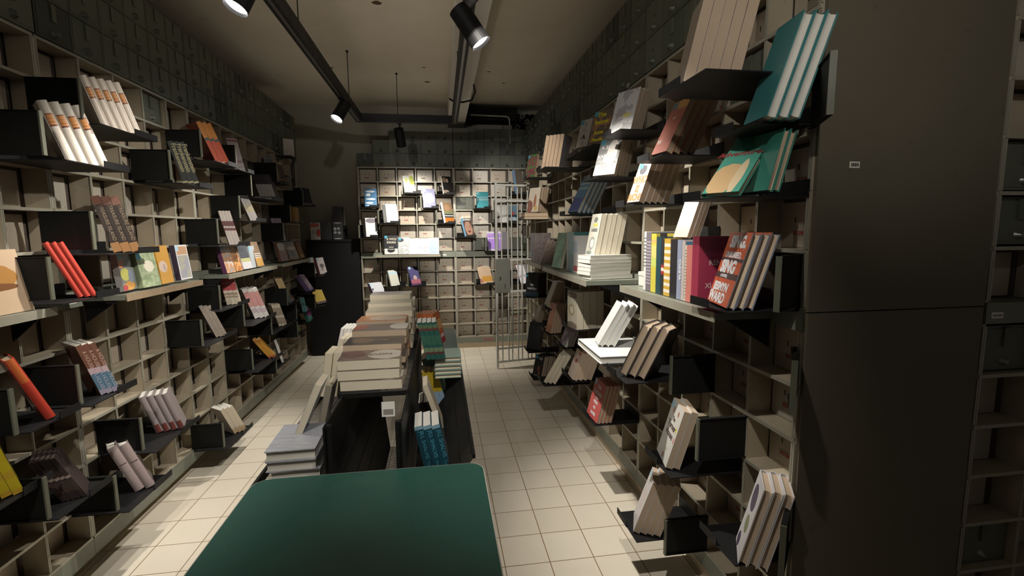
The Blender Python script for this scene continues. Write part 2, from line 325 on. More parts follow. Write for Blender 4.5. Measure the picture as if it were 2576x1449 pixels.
# ---------------------------------------------------------------- book display groups
DATA = {
    'L1': ('L', 4, 2.22, 1.786, 0.2436, 0.7281, 0.2923, 0.1331, 0.2409, 0.1304),
    'L2': ('L', 5, 2.471, 1.957, 0.2423, 0.8754, 0.306, 0.1317, 0.2295, 0.1422),
    'L3': ('L', 3, 3.015, 1.784, 0.2196, 0.4027, 0.247, 0.135, 0.2482, 0.0787),
    'L4': ('L', 3, 3.396, 1.958, 0.2404, 0.8577, 0.4046, 0.135, 0.262, 0.0889),
    'L5': ('L', 4, 3.76, 1.957, 0.1954, 0.3779, 0.1849, 0.135, 0.2302, 0.0675),
    'L6': ('L', 5, 4.383, 1.793, 0.1987, 0.0697, 0.2642, 0.1349, 0.2236, 0.1254),
    'L7': ('L', 3, 4.513, 1.964, 0.1746, 0.4552, 0.1762, 0.135, 0.2079, 0.0676),
    'L8': ('L', 1, 4.694, 1.987, 0.1511, -0.0331, 0.1977, 0.1324, 0.1767, 0.0274),
    'L9': ('L', 4, 5.323, 1.8, 0.1687, -0.4053, 0.2291, 0.1451, 0.1895, 0.0846),
    'L10': ('L', 8, 4.878, 1.613, 0.2291, 0.1274, 0.1721, 0.1329, 0.1461, 0.1834),
    'L11': ('L', 4, 4.641, 1.441, 0.1764, 0.505, 0.1804, 0.1349, 0.2077, 0.0829),
    'L12': ('L', 3, 3.948, 1.608, 0.1955, 0.4717, 0.3346, 0.135, 0.2299, 0.0585),
    'L13': ('L', 4, 3.561, 1.432, 0.203, 0.437, 0.2177, 0.135, 0.2369, 0.0697),
    'L14': ('L', 3, 2.395, 1.432, 0.2263, 0.5138, 0.2393, 0.135, 0.2508, 0.0966),
    'L15': ('L', 3, 2.13, 1.262, 0.2032, 0.6561, 0.3641, 0.1348, 0.2331, 0.0621),
    'L16': ('L', 1, 1.734, 1.238, 0.1259, 0.0001, 0.1709, 0.1941, 0.2214, 0.028),
    'L17': ('L', 1, 2.36, 1.249, 0.1647, 0.1478, 0.108, 0.1301, 0.1759, 0.028),
    'L18': ('L', 1, 2.497, 1.249, 0.1665, -0.0298, 0.1538, 0.1421, 0.1703, 0.028),
    'L19': ('L', 1, 2.649, 1.25, 0.1694, 0.0939, 0.1169, 0.1341, 0.1979, 0.028),
    'L20': ('L', 1, 2.831, 1.253, 0.1686, 0.0548, 0.1065, 0.1361, 0.1935, 0.0299),
    'L21a': ('L', 1, 3.394, 1.242, 0.1695, 0.0062, 0.2055, 0.1415, 0.19, 0.028),
    'L21b': ('L', 1, 3.553, 1.243, 0.1681, 0.075, 0.2333, 0.1378, 0.187, 0.028),
    'L21c': ('L', 1, 3.679, 1.248, 0.1675, -0.045, 0.2395, 0.1436, 0.175, 0.028),
    'L21d': ('L', 1, 3.838, 1.246, 0.1649, 0.0778, 0.1241, 0.1371, 0.167, 0.028),
    'L21e': ('L', 1, 3.936, 1.25, 0.1707, 0.0143, 0.2391, 0.1409, 0.1967, 0.028),
    'L22': ('L', 3, 3.542, 1.017, 0.1778, 0.3344, 0.1626, 0.135, 0.2093, 0.0833),
    'L23': ('L', 3, 3.918, 0.8606, 0.234, 0.5758, 0.3175, 0.1344, 0.2459, 0.1078),
    'L24': ('L', 3, 4.483, 0.6815, 0.1862, 0.5912, 0.2687, 0.1344, 0.2079, 0.0718),
    'L25': ('L', 2, 4.565, 0.8744, 0.219, 0.4414, 0.3322, 0.135, 0.2464, 0.0592),
    'L26': ('L', 3, 3.251, 0.8541, 0.2012, 0.572, 0.3649, 0.1342, 0.2204, 0.0672),
    'L27': ('L', 2, 5.36, 0.8851, 0.173, -0.0213, 0.5343, 0.1381, 0.2003, 0.056),
    'L28a': ('L', 1, 5.529, 1.05, 0.1654, -0.0338, 0.1722, 0.1395, 0.1886, 0.0281),
    'L28b': ('L', 1, 5.727, 1.033, 0.1933, -0.2774, 0.2432, 0.1611, 0.1951, 0.028),
    'L29': ('L', 3, 5.538, 0.7093, 0.1891, -0.4099, 0.3983, 0.172, 0.1607, 0.1045),
    'L30': ('L', 2, 4.064, 0.4974, 0.211, 0.3622, 0.5897, 0.1335, 0.1987, 0.0583),
    'L31': ('L', 1, 4.357, 0.3694, 0.1801, 0.4898, 0.243, 0.135, 0.2133, 0.0227),
    'L32': ('L', 2, 5.304, 0.6698, 0.1427, 0.5045, 0.1566, 0.135, 0.1594, 0.048),
    'L33': ('L', 2, 5.359, 0.5477, 0.1424, -0.048, 0.2259, 0.1331, 0.1644, 0.0374),
    'L34': ('L', 2, 4.819, 0.7324, 0.1452, -0.0075, 0.2105, 0.1384, 0.1553, 0.056),
    'L35': ('L', 4, 4.937, 0.5106, 0.1683, 0.4556, 0.2354, 0.135, 0.2021, 0.0605),
    'L36a': ('L', 2, 4.547, 1.27, 0.1446, 0.4954, 0.1706, 0.135, 0.1663, 0.0288),
    'L36b': ('L', 1, 4.502, 1.257, 0.1677, -0.1273, 0.2152, 0.1486, 0.1793, 0.028),
    'L36c': ('L', 1, 4.717, 1.263, 0.1786, -0.244, 0.341, 0.1608, 0.175, 0.028),
    'L36d': ('L', 1, 5.141, 1.254, 0.1557, -0.0172, 0.294, 0.1403, 0.1727, 0.028),
    'L37': ('L', 3, 2.189, 0.8455, 0.2066, 0.889, 0.284, 0.146, 0.2297, 0.0653),
    'L38': ('L', 1, 1.844, 0.8654, 0.2139, 0.833, 0.3478, 0.135, 0.2452, 0.0305),
    'L39': ('L', 4, 2.615, 0.4969, 0.2281, 0.4038, 0.294, 0.1331, 0.2069, 0.1249),
    'L40': ('L', 3, 3.417, 0.15, 0.2038, 0.8908, 0.3965, 0.1182, 0.2112, 0.0871),
    'L41': ('L', 2, 2.342, 0.3306, 0.2177, 0.5974, 0.3379, 0.135, 0.2472, 0.08),
    'L42': ('L', 5, 1.953, 0.5025, 0.2026, 0.5292, 0.4088, 0.1328, 0.1916, 0.0742),
    'L43': ('L', 2, 1.74, 0.6447, 0.1665, 0.7533, 0.2352, 0.1337, 0.1699, 0.0551),
    'R0': ('R', 4, -4.551, 1.688, 0.2464, 0.5912, 0.1883, 0.1452, 0.234, 0.1329),
    'R1': ('R', 5, -1.552, 1.954, 0.2941, -0.2556, 0.2196, 0.1385, 0.2591, 0.1656),
    'R2': ('R', 3, -1.359, 1.812, 0.1645, -0.127, 0.3108, 0.1316, 0.2895, 0.0983),
    'R3': ('R', 3, -2.378, 1.988, 0.2209, 0.5326, 0.3453, 0.1379, 0.2284, 0.0908),
    'R4': ('R', 1, -2.793, 2.003, 0.1982, 0.5284, 0.3102, 0.1394, 0.2155, 0.028),
    'R5': ('R', 1, -3.253, 2.07, 0.1379, 0.5227, 0.2855, 0.1056, 0.1981, 0.028),
    'R6': ('R', 5, -3.617, 1.962, 0.2452, -0.6501, 0.1831, 0.1401, 0.2401, 0.1448),
    'R7': ('R', 1, -4.716, 2.021, 0.2273, 0.5161, 0.1586, 0.1384, 0.2331, 0.028),
    'R8': ('R', 4, -1.823, 1.797, 0.2419, 0.1063, 0.4612, 0.1069, 0.2285, 0.1244),
    'R9': ('R', 4, -2.486, 1.793, 0.2649, 0.6985, 0.4125, 0.1285, 0.2147, 0.1445),
    'R10': ('R', 5, -2.05, 1.626, 0.2467, 0.2212, 0.3623, 0.0878, 0.1915, 0.1596),
    'R11': ('R', 4, -2.926, 1.621, 0.2855, 0.3776, 0.5293, 0.099, 0.241, 0.14),
    'R12a': ('R', 1, -1.382, 1.611, 0.2799, 0.5032, 0.8125, 0.1201, 0.2908, 0.028),
    'R12b': ('R', 2, -1.403, 1.614, 0.1402, 0.0048, 0.2668, 0.135, 0.182, 0.0439),
    'R13': ('R', 3, -1.786, 1.474, 0.1569, 0.3191, 0.3958, 0.0721, 0.177, 0.0671),
    'R14': ('R', 3, -1.481, 1.265, 0.1852, -0.2377, 0.2907, 0.1852, 0.2363, 0.0811),
    'R17': ('R', 5, -2.678, 1.36, 0.2451, 0.0753, 0.1945, 0.1366, 0.2419, 0.1534),
    'R19': ('R', 1, -3.363, 1.244, 0.2825, 0.1809, 0.2116, 0.1462, 0.2527, 0.023),
    'R22': ('R', 4, -4.586, 0.8679, 0.2565, 0.6971, 0.0252, 0.1568, 0.2281, 0.1282),
    'R23': ('R', 3, -3.984, 0.8656, 0.2048, 0.0537, 0.3789, 0.1273, 0.231, 0.0734),
    'R23b': ('R', 2, -4.742, 0.5898, 0.1497, 0.0286, 0.2984, 0.1409, 0.1737, 0.056),
    'R24': ('R', 4, -3.836, 0.6698, 0.2253, 0.1487, 0.2368, 0.1148, 0.2492, 0.0949),
    'R25': ('R', 4, -2.963, 0.883, 0.2705, 0.1641, 0, 0.1363, 0.2401, 0.1916),
    'R26': ('R', 2, -4.395, 0.3838, 0.2883, 0.7563, 0.2462, 0.1396, 0.2587, 0.056),
    'R27': ('R', 3, -3.672, 0.6, 0.1426, 0.0416, 0.3508, 0.1425, 0.1605, 0.0756),
    'R28': ('R', 3, -2.423, 0.9215, 0.2672, -0.194, 0.5059, 0.1484, 0.2422, 0.0915),
    'R29': ('R', 3, -1.907, 0.919, 0.2571, -0.8452, 0.4335, 0.1422, 0.2378, 0.1168),
    'R30': ('R', 5, -4.334, 0.1276, 0.2443, 0.5301, 0.2517, 0.124, 0.2074, 0.1522),
    'R31': ('R', 3, -3.478, 0.3861, 0.2789, -0.4963, 0.4941, 0.1408, 0.2522, 0.098),
    'R32': ('R', 4, -3.177, 0.4962, 0.2087, -0.0302, 0.36, 0.1486, 0.1956, 0.134),
    'R33': ('R', 4, -2.586, 0.4406, 0.2544, 0.0297, 0.2625, 0.1677, 0.2186, 0.088),
    'R34': ('R', 2, -1.713, 0.6231, 0.2364, -0.2345, 0.2737, 0.1505, 0.2272, 0.0531),
    'R35': ('R', 4, -1.902, 0.2333, 0.2461, -0.415, 0.3179, 0.1381, 0.2424, 0.1127),
    'R36': ('R', 3, -1.383, 0.4523, 0.1009, -0.5512, 0.2323, 0.1403, 0.2664, 0.0848),
    'B1': ('B', 1, -0.8803, 1.817, 0.1744, 0.0698, 0.29, 0.1364, 0.2192, 0.028),
    'B2': ('B', 1, -0.4055, 1.985, 0.1753, 0.4402, 0.4079, 0.1397, 0.2199, 0.028),
    'B3': ('B', 2, -0.1829, 1.805, 0.179, 0.299, 0.2508, 0.1415, 0.2331, 0.056),
    'B4': ('B', 3, -0.6259, 1.628, 0.202, 0.5246, 0.1826, 0.1451, 0.2223, 0.1023),
    'B5': ('B', 2, -0.8782, 1.46, 0.1788, 0.5673, 0.0742, 0.1463, 0.2233, 0.0726),
    'B6': ('B', 1, 0.0519, 1.97, 0.1731, 0.4904, 0.2766, 0.1271, 0.2215, 0.028),
    'B7': ('B', 1, 0.0621, 1.623, 0.186, 0.6139, 0.2691, 0.1393, 0.2571, 0.0339),
    'B8': ('B', 1, 0.4442, 1.8, 0.1743, -0.0546, 0.3392, 0.147, 0.2078, 0.028),
    'B9': ('B', 1, 0.3105, 1.457, 0.1837, 0.6146, 0.3769, 0.1387, 0.2346, 0.0334),
    'B10a': ('B', 3, 0.6674, 1.272, 0.2003, 0.7436, 0.0986, 0.1335, 0.2372, 0.1179),
    'B10b': ('B', 2, 0.7488, 1.268, 0.1809, 0.6796, 0.0497, 0.135, 0.2393, 0.0783),
    'B11a': ('B', 1, -0.6806, 1.244, 0.133, -0.0218, 0.1385, 0.1579, 0.2284, 0.028),
    'B11b': ('B', 1, -0.517, 1.242, 0.1302, -0.0324, 0.1739, 0.1338, 0.2052, 0.028),
    'B11c': ('B', 1, -0.3857, 1.241, 0.1291, -0.0352, 0.1981, 0.1213, 0.1946, 0.028),
    'B11d': ('B', 1, -0.2677, 1.24, 0.1292, -0.0349, 0.1952, 0.1233, 0.1938, 0.028),
    'B11e': ('B', 1, -0.1473, 1.239, 0.1293, -0.0363, 0.1727, 0.1215, 0.1992, 0.028),
    'B12': ('B', 1, -0.6098, 0.858, 0.1677, 0.6055, 0.4116, 0.1182, 0.2037, 0.028),
    'B13': ('B', 1, -0.3565, 0.8569, 0.1851, 0.643, 0.398, 0.1334, 0.2477, 0.0278),
    'B14': ('B', 2, -0.7769, 0.6881, 0.2692, 0.7231, 0.6297, 0.1725, 0.2594, 0.0465),
    'B15': ('B', 3, 0.5109, 0.8636, 0.211, 0.4629, 0.3759, 0.1442, 0.2123, 0.0794),
    'B16': ('B', 1, 0.947, 1.972, 0.2007, 0.6751, 0.1652, 0.1427, 0.2953, 0.0387),
    'B17a': ('B', 4, 0.8101, 1.617, 0.209, 0.8056, -0.039, 0.1322, 0.2106, 0.1556),
    'B17b': ('B', 1, 0.8437, 1.627, 0.1648, 0.0501, -0.0571, 0.1038, 0.1986, 0.028),
    'B19': ('B', 3, 1.078, 0.8577, 0.2273, 0.9027, 0.3176, 0.1311, 0.2425, 0.1157),
    'C1': ('C', 3, 1.704, 0.6271, 0.1504, 0.0366, 0.1987, 0.145, 0.1723, 0.0947),
    'C2': ('C', 2, 2.129, 0.53, 0.135, 0.0186, 0.3717, 0.1323, 0.17, 0.0547),
    'C3': ('C', 3, 2.024, 0.5774, 0.1419, 0.018, 0.2775, 0.1357, 0.1995, 0.0662),
    'C4': ('C', 1, 1.92, 0.6889, 0.13, 0.0298, 0.3106, 0.1358, 0.1995, 0.0219),
    'C5': ('C', 3, 2.476, 0.5778, 0.1509, 0.0553, 0.2813, 0.1298, 0.2074, 0.0765),
    'C6': ('C', 3, 2.567, 0.6239, 0.1499, 0.0171, 0.2505, 0.1351, 0.1996, 0.0863),
    'C7': ('C', 4, 2.371, 0.8652, 0.1482, 0.0284, 0.2221, 0.1387, 0.196, 0.0968),
    'C8': ('C', 5, 2.848, 0.82, 0.1218, -0.2516, 0.2296, 0.1365, 0.2, 0.1023),
    'D1a': ('D', 1, -1.912, 0.7435, 0.1293, 0.0405, 0.4131, 0.1387, 0.2261, 0.0287),
    'D1b': ('D', 1, -2.055, 0.6651, 0.0907, 0.0338, 0.2359, 0.1349, 0.24, 0.0272),
    'D2': ('D', 2, -2.279, 0.7794, 0.1079, -0.0116, 0.1531, 0.1401, 0.1998, 0.0721),
    'D4': ('D', 2, -2.492, 0.8003, 0.1011, -0.0407, 0.2464, 0.1387, 0.2, 0.0467),
    'D3': ('D', 4, -2.626, 0.8238, 0.1216, -0.0339, 0.2403, 0.1377, 0.1999, 0.0683)}
def placed(wall, s, z, d, a, r):
    o, ud, nd = WALL[wall]
    fn = nd*math.cos(a)+ud*math.sin(a); x = ud*math.cos(a)-nd*math.sin(a); yh = -fn
    zz = Z3*math.cos(r)+yh*math.sin(r); yy = yh*math.cos(r)-Z3*math.sin(r)
    mm = Matrix((x, yy, zz)).transposed().to_4x4(); mm.translation = o+ud*s+nd*d+Z3*z
    return mm, yh
COV = {}
def cover(key, h, w, t, base, bands=(), art=None, sticker=None, frame=None, wrap=0, rough=.38, blobs=()):
    """printed cover: bands = (z0, z1, colour, face s/f/a) in fractions of the height; art = (colours, scale, z0, z1) on the front"""
    k = NT(key+'_cover'); x, y, z = k.xyz()
    base = tuple(v*.88 for v in base)
    fr = k.math('LESS_THAN', y, .0007); spn = k.math('LESS_THAN', x, .0035)
    col = k.mix(k.math('MULTIPLY', k.noise(35, 3), .22), base, tuple(v*.72 for v in base))
    if art:
        cols, sc, a, b = art
        f = k.noise(sc, 3, .6); n = len(cols)
        cc = k.ramp(f, [(.28+.46*i/max(1, n-1)-(.0 if i else .28), c) for i, c in enumerate(cols)], const=(sc > 0 and n > 2))
        col = k.mix(k.math('MULTIPLY', fr, k.between(z, h*a, h*b)), col, cc)
    for (px, pz, rx, rz, c) in blobs:
        dd = k.math('ADD', k.math('POWER', k.math('DIVIDE', k.math('SUBTRACT', x, px*w), rx*w), 2), k.math('POWER', k.math('DIVIDE', k.math('SUBTRACT', z, pz*h), rz*h), 2))
        col = k.mix(k.math('MULTIPLY', fr, k.math('LESS_THAN', k.math('MULTIPLY_ADD', k.noise(18, 3), .8, dd), 1.35)), col, c)
    for (a, b, c, face) in bands:
        mk = k.between(z, h*a, h*b)
        if face == 'f': mk = k.math('MULTIPLY', mk, fr)
        if face == 's': mk = k.math('MULTIPLY', mk, spn)
        col = k.mix(mk, col, c)
    if frame:
        c, g = frame
        ins = k.math('MULTIPLY', k.between(x, g, w-g), k.between(z, g, h-g)); col = k.mix(k.math('MULTIPLY', fr, k.math('SUBTRACT', 1, ins)), col, c)
    if sticker:
        col = k.mix(k.math('MULTIPLY', fr, k.math('MULTIPLY', k.between(x, .004, .034), k.between(z, h-.034, h-.004))), col, sticker)
    return k.done(col, rough, 0, .5, k.noise(60, 4, .7, sc=(1, 1, .35)) if wrap else None, .55 if wrap else 0, .6 if wrap else .15)
def bookmesh(w, h, t, hard, mat):
    c = .003 if hard else .0012; ins = .004 if hard else .0008
    q = MB()
    if hard:
        q.box((.006, 0, 0), (w, c, h)); q.box((.006, t-c, 0), (w, t, h))
        arc = [(.010-.010*math.sin(PI*i/8), t/2-t/2*math.cos(PI*i/8)) for i in range(9)]
        inn = [(.0125-.009*math.sin(PI*i/8), t/2-(t/2-c)*math.cos(PI*i/8)) for i in range(9)]
        q.prism(arc+inn[::-1], 0, h)
    else:
        q.box((0, 0, 0), (w, c, h)); q.box((0, t-c, 0), (w, t, h)); q.box((0, c, 0), (c, t-c, h))
    cm = q.mesh('book_cover', mat)
    q = MB()
    if hard:
        e = [(w-ins-.006*math.sin(PI*i/6), c+.0001+(t-2*c-.0002)*i/6) for i in range(7)]
        q.prism([(.011, c+.0001)]+e+[(.011, t-c-.0001)], ins, h-ins)
    else: q.box((c+.0001, c+.0001, ins), (w-ins, t-c-.0001, h-ins))
    return cm, q
NUM = {1: '', 2: 'two', 3: 'three', 4: 'four', 5: 'five', 6: 'six', 7: 'seven', 8: 'eight'}
ORDN = ('', 'second', 'third', 'fourth', 'fifth', 'sixth', 'seventh', 'eighth')
def order(i, n, first, last, fr, to):
    if n == 1: return ''
    if i == 0: return '%s of %s' % (first, NUM[n])
    if i == n-1: return '%s of %s' % (last, NUM[n])
    if n == 3: return 'middle of three'
    return '%s from %s of %s' % (ORDN[i], fr, NUM[n])
WORDS = {'L': ('rightmost', 'leftmost', 'right', 'left'), 'C': ('rightmost', 'leftmost', 'right', 'left'), 'R': ('leftmost', 'rightmost', 'left', 'right'), 'D': ('leftmost', 'rightmost', 'left', 'right'), 'B': ('front', 'rear', 'front', 'rear')}
STY = {}
def sty(key, desc, place, pages='cream', hard=False, base=(.7, .66, .58), text=(), **kw): STY[key] = dict(desc=desc, place=place, pages=pages, hard=hard, base=base, text=text, kw=kw)
def lettering(cv, w, h, t, items, key):
    for (face, s, size, px, pz, colr, *rest) in items:
        bold = rest[0] if rest else .0006; xs = rest[1] if len(rest) > 1 else 1.0
        nm = 'ink_%d_%d_%d' % tuple(int(99*c) for c in colr)
        mt = bpy.data.materials.get(nm) or ink(nm, colr)
        me = textmesh(s, size, mt, align='CENTER', bold=bold, xs=xs)
        if face == 'f': mw = Matrix.Translation((px*w, -.0007, pz*h)) @ Matrix.Rotation(PI/2, 4, 'X')
        elif face == 'v': mw = Matrix.Translation((px*w, -.0007, pz*h)) @ Matrix(((0, 1, 0, 0), (0, 0, -1, 0), (-1, 0, 0, 0), (0, 0, 0, 1)))
        else:
            mw = Matrix.Translation((-.0007, t*(.5+px), pz*h)) @ Matrix(((0, 0, -1, 0), (0, -1, 0, 0), (-1, 0, 0, 0), (0, 0, 0, 1)))
        ob('title_lettering', me, cv, mw=mw)
def oneroot(key, label, mw, cm, pm, grp, txt, dims, hard):
    t = thing('hardcover_book' if hard else 'paperback_book', label, 'book', mw, grp)
    cv = ob('cover', cm, t); ob('pages', pm, t)
    if txt: lettering(cv, *dims, txt, key)
    return t
def group(key):
    wall, n, s, z, d, a, r, w, h, T = DATA[key]; st = STY[key]
    if r < 0: r = .0
    th = T/n; t = th*math.cos(r)*.965
    mat = cover(key, h, w, t, st['base'], **st['kw'])
    cm, q = bookmesh(w, h, t, st['hard'], mat); pm = q.mesh('book_pages', PAPER[st['pages']])
    mw, yh = placed(wall, s, z, d, a, r)
    grp = ('%ss %s' % (st['desc'], st['place']))[:90] if n > 1 else None
    wd = WORDS[wall]
    for i in range(n):
        m2 = mw.copy(); jx = random.uniform(-.0015, .0015) if i else 0
        m2.translation += yh*(th*i) + (mw.to_3x3() @ Vector((jx, 0, 0)))
        od = order(i, n, *wd)
        lab = st['desc'] + (', '+od if od else '') + ' ' + st['place']
        oneroot(key, lab, m2, cm, pm, grp, [x for x in st['text'] if i == 0 or x[0] == 's'], (w, h, t), st['hard'])
W1 = (.80, .74, .64); OR = (.62, .22, .05); BK = (.02, .018, .018); STK = (.06, .30, .42)
ORB = [(.60, .80, (.62, .26, .07), 's'), (.60, .625, (.16, .05, .03), 's'), (.78, .80, (.25, .08, .04), 's'), (.66, .67, (.3, .1, .04), 's'), (.72, .725, (.3, .1, .04), 's')]
sty('L1', 'white spine with orange band', 'on nearest upper left bracket', 'white', True, (.80, .72, .62), bands=ORB)
sty('L2', 'slimmer orange-banded white spine', 'on topmost left-wall bracket', 'white', True, (.78, .68, .57), bands=ORB)
GLD = (.26, .23, .12)
sty('L3', 'black Gothic-lettered Frankenstein spine', 'on the upper left wall', 'dark', False, (.018, .02, .017), [('s', 'Frankenstein', .031, 0, .62, GLD)], bands=[(.06, .1, GLD, 's')])
sty('L4', 'orange and red ornate spine', 'high on the left wall', 'brown', False, (.55, .10, .05), bands=[(.62, 1, (.55, .21, .04), 's'), (.56, .62, (.07, .10, .10), 's'), (0, .05, (.55, .38, .28), 's')])
sty('L5', 'thin pinkish-white spine', 'on topmost middle left-wall bracket', 'white', False, (.66, .55, .56), bands=[(.9, .96, (.3, .08, .1), 's'), (.25, .33, (.35, .2, .22), 's'), (.12, .14, (.3, .2, .2), 's')])
sty('L6', 'dark spine with pale leaf shape', 'on upper far left wall', 'grey', False, (.06, .055, .06), bands=[(.14, .62, (.55, .53, .50), 's'), (0, .10, (.45, .43, .42), 's')])
sty('L7', 'tall black plain spine', 'on far top left-wall bracket', 'dark', False, (.012, .012, .012), bands=[(.93, .95, (.25, .23, .2), 's')])
sty('L8', 'brown framed book with dark picture', 'beside black spines, far left wall', 'brown', False, (.36, .27, .18), art=(((.03, .025, .03), (.12, .04, .03), (.3, .16, .05)), 14, .06, .9))
sty('L9', 'black glossy book with pale base', 'on farthest high left bracket', 'dark', False, (.010, .011, .012), bands=[(.03, .13, (.22, .17, .14), 'a')], sticker=(.05, .12, .18))
sty('L10', 'thin mustard-gold booklet', 'far left wall, upper row', 'brown', False, (.36, .19, .025), bands=[(.0, .08, (.22, .1, .02), 'a')])
sty('L11', 'lilac two-tone spine', 'far left wall above dark ledge', 'grey', False, (.42, .38, .46), bands=[(.55, 1, (.30, .23, .29), 's'), (.04, .12, (.18, .15, .2), 's')])
sty('L12', 'white spine with yellow streak', 'middle of the left wall', 'grey', False, (.74, .68, .66), bands=[(.3, .55, (.68, .6, .4), 's')])
sty('L13', 'white spine with maroon figure band', 'above the middle left ledge', 'white', False, (.70, .62, .56), bands=[(.55, .70, (.16, .06, .06), 's'), (.42, .5, (.2, .08, .08), 's')])
sty('L14', 'dark antique Treasure Island spine', 'on the left wall above ledge', 'dark', False, (.035, .025, .02), [('s', 'TREASURE ISLAND', .0195, 0, .52, (.20, .145, .095), .0002)], bands=[(0, .17, (.26, .13, .05), 's'), (.85, 1, (.15, .07, .05), 's')])
sty('L15', 'plain red spine', 'on near left wall above rail', 'brown', True, (.48, .055, .035))
sty('L16', 'tan picture book facing out', 'on ledge at the photo\'s left edge', 'tan', False, (.55, .40, .27), blobs=((.45, .58, .42, .2, (.34, .17, .05)), (.35, .42, .5, .06, (.16, .07, .03)), (.3, .65, .2, .14, (.62, .46, .3))))
sty('L17', 'many-coloured fruit-pattern book', 'first on the near left ledge', 'tan', False, (.22, .23, .21), sticker=STK, blobs=((.15, .75, .2, .16, (.5, .18, .06)), (.3, .42, .3, .17, (.52, .50, .12)), (.5, .12, .4, .12, (.55, .27, .06)), (.72, .35, .22, .18, (.20, .23, .28)), (.12, .08, .2, .08, (.35, .05, .05))))
sty('L18', 'green leaf-pattern book with cream label', 'second on the near left ledge', 'tan', False, (.28, .34, .20), sticker=STK, art=(((.25, .31, .18), (.36, .42, .27), (.22, .28, .15)), 38, 0, 1), blobs=((.55, .6, .27, .17, (.66, .62, .5)),))
sty('L19', 'orange book with pale flower', 'third on the near left ledge', 'tan', False, (.62, .32, .05), blobs=((.35, .45, .32, .16, (.58, .45, .36)), (.45, .42, .1, .1, (.4, .3, .3))))
sty('L20', 'dark-spined book with white-framed cover', 'last on the near left ledge', 'dark', False, (.04, .03, .05), frame=((.62, .62, .64), .009), art=(((.30, .30, .34), (.36, .35, .28), (.22, .22, .3)), 9, 0, .70), bands=[(.72, .96, (.46, .27, .15), 'f'), (.70, .72, (.62, .6, .6), 'f')], sticker=(.35, .55, .7))
sty('L21a', 'pale collage book with purple spine', 'first on the middle left ledge', 'white', False, (.56, .50, .46), art=(((.6, .55, .5), (.5, .26, .14), (.28, .3, .34), (.66, .62, .58)), 22, 0, .8), bands=[(0, 1, (.10, .03, .08), 's')], sticker=(.3, .45, .6))
sty('L21b', 'orange speckled book', 'second on the middle left ledge', 'tan', False, (.58, .30, .10), art=(((.60, .33, .11), (.42, .15, .06), (.62, .40, .18)), 26, 0, .8))
sty('L21c', 'white book with dark triangle', 'third on the middle left ledge', 'white', False, (.66, .64, .66), bands=[(.45, 1, (.07, .075, .09), 'f'), (.30, .46, (.42, .42, .2), 'f')])
sty('L21d', 'light blue-grey book', 'fourth on the middle left ledge', 'white', False, (.52, .57, .60), sticker=(.2, .5, .68))
sty('L21e', 'brown and orange book, white lettering', 'last on the middle left ledge', 'tan', False, (.28, .19, .12), bands=[(.0, .35, (.5, .28, .08), 'f'), (.42, .45, (.7, .68, .62), 'f'), (.50, .53, (.7, .68, .62), 'f'), (.35, .38, (.7, .68, .62), 'f')])
sty('L22', 'red and cream two-tone spine', 'under the middle left ledge', 'cream', False, (.62, .54, .42), bands=[(.48, 1, (.36, .06, .065), 's'), (.32, .40, (.3, .22, .16), 's'), (.72, .74, (.55, .3, .25), 's'), (.23, .29, (.3, .22, .16), 's')])
sty('L23', 'white spine with red block lettering', 'on lower middle left wall', 'white', False, (.74, .70, .66), bands=[(.40+.045*i, .43+.045*i, (.52, .15, .14), 's') for i in range(11)]+[(.18+.03*i, .195+.03*i, (.42, .28, .36), 's') for i in range(5)])
sty('L24', 'cream spine with black letters', 'on lower far left wall', 'cream', False, (.66, .58, .46), bands=[(.10+.05*i, .125+.05*i, (.12, .08, .05), 's') for i in range(15) if i not in (6, 7)])
sty('L25', 'tan-topped dark green spine', 'far left wall below dark ledge', 'tan', False, (.05, .065, .055), bands=[(.60, 1, (.52, .37, .18), 's'), (.32, .56, (.09, .10, .09), 's')])
sty('L26', 'grey-tan spine with glossy top', 'below the near left ledge', 'white', False, (.36, .30, .25), bands=[(.24, .25, (.2, .15, .12), 's'), (.55, .56, (.22, .17, .14), 's'), (.8, .81, (.2, .16, .13), 's')])
sty('L27', 'purple-edged picture book', 'near the left wall\'s far end', 'grey', False, (.25, .17, .40), art=(((.48, .38, .46), (.3, .22, .27), (.1, .07, .08)), 16, .1, 1))
sty('L28a', 'white book with ring drawing', 'far end of the left wall', 'grey', False, (.68, .66, .60), sticker=(.2, .5, .68), blobs=((.6, .62, .28, .14, (.40, .36, .32)), (.6, .62, .18, .09, (.68, .66, .6))))
sty('L28b', 'white book with black tree drawing', 'far end of the left wall', 'grey', False, (.72, .66, .64), sticker=(.2, .5, .68), blobs=((.55, .5, .3, .13, (.18, .16, .16)), (.5, .3, .1, .12, (.2, .18, .18))), bands=[(0, 1, (.22, .08, .09), 's')])
sty('L29', 'yellow mountain book', 'lowest at the left wall\'s far end', 'tan', False, (.62, .44, .10), bands=[(0, .16, (.12, .09, .10), 'f')])
sty('L30', 'narrow orange spine', 'low on the middle left wall', 'tan', False, (.55, .27, .035), bands=[(0, .1, (.35, .08, .05), 's'), (.86, .93, (.38, .13, .04), 's')])
sty('L31', 'lone white weathered spine', 'low on the left wall', 'white', False, (.62, .60, .58), art=(((.6, .58, .56), (.4, .38, .37)), 30, 0, 1))
sty('L32', 'slim teal spine', 'far left wall, low', 'grey', False, (.10, .27, .26), bands=[(.4, .6, (.05, .12, .12), 's')])
sty('L33', 'teal and magenta book', 'far left wall, low', 'grey', False, (.08, .24, .20), blobs=((.5, .6, .5, .28, (.32, .05, .25)), ))
sty('L34', 'dark red-brown book', 'far left wall, low middle', 'brown', False, (.17, .045, .03), blobs=((.5, .75, .35, .2, (.25, .2, .2)), ))
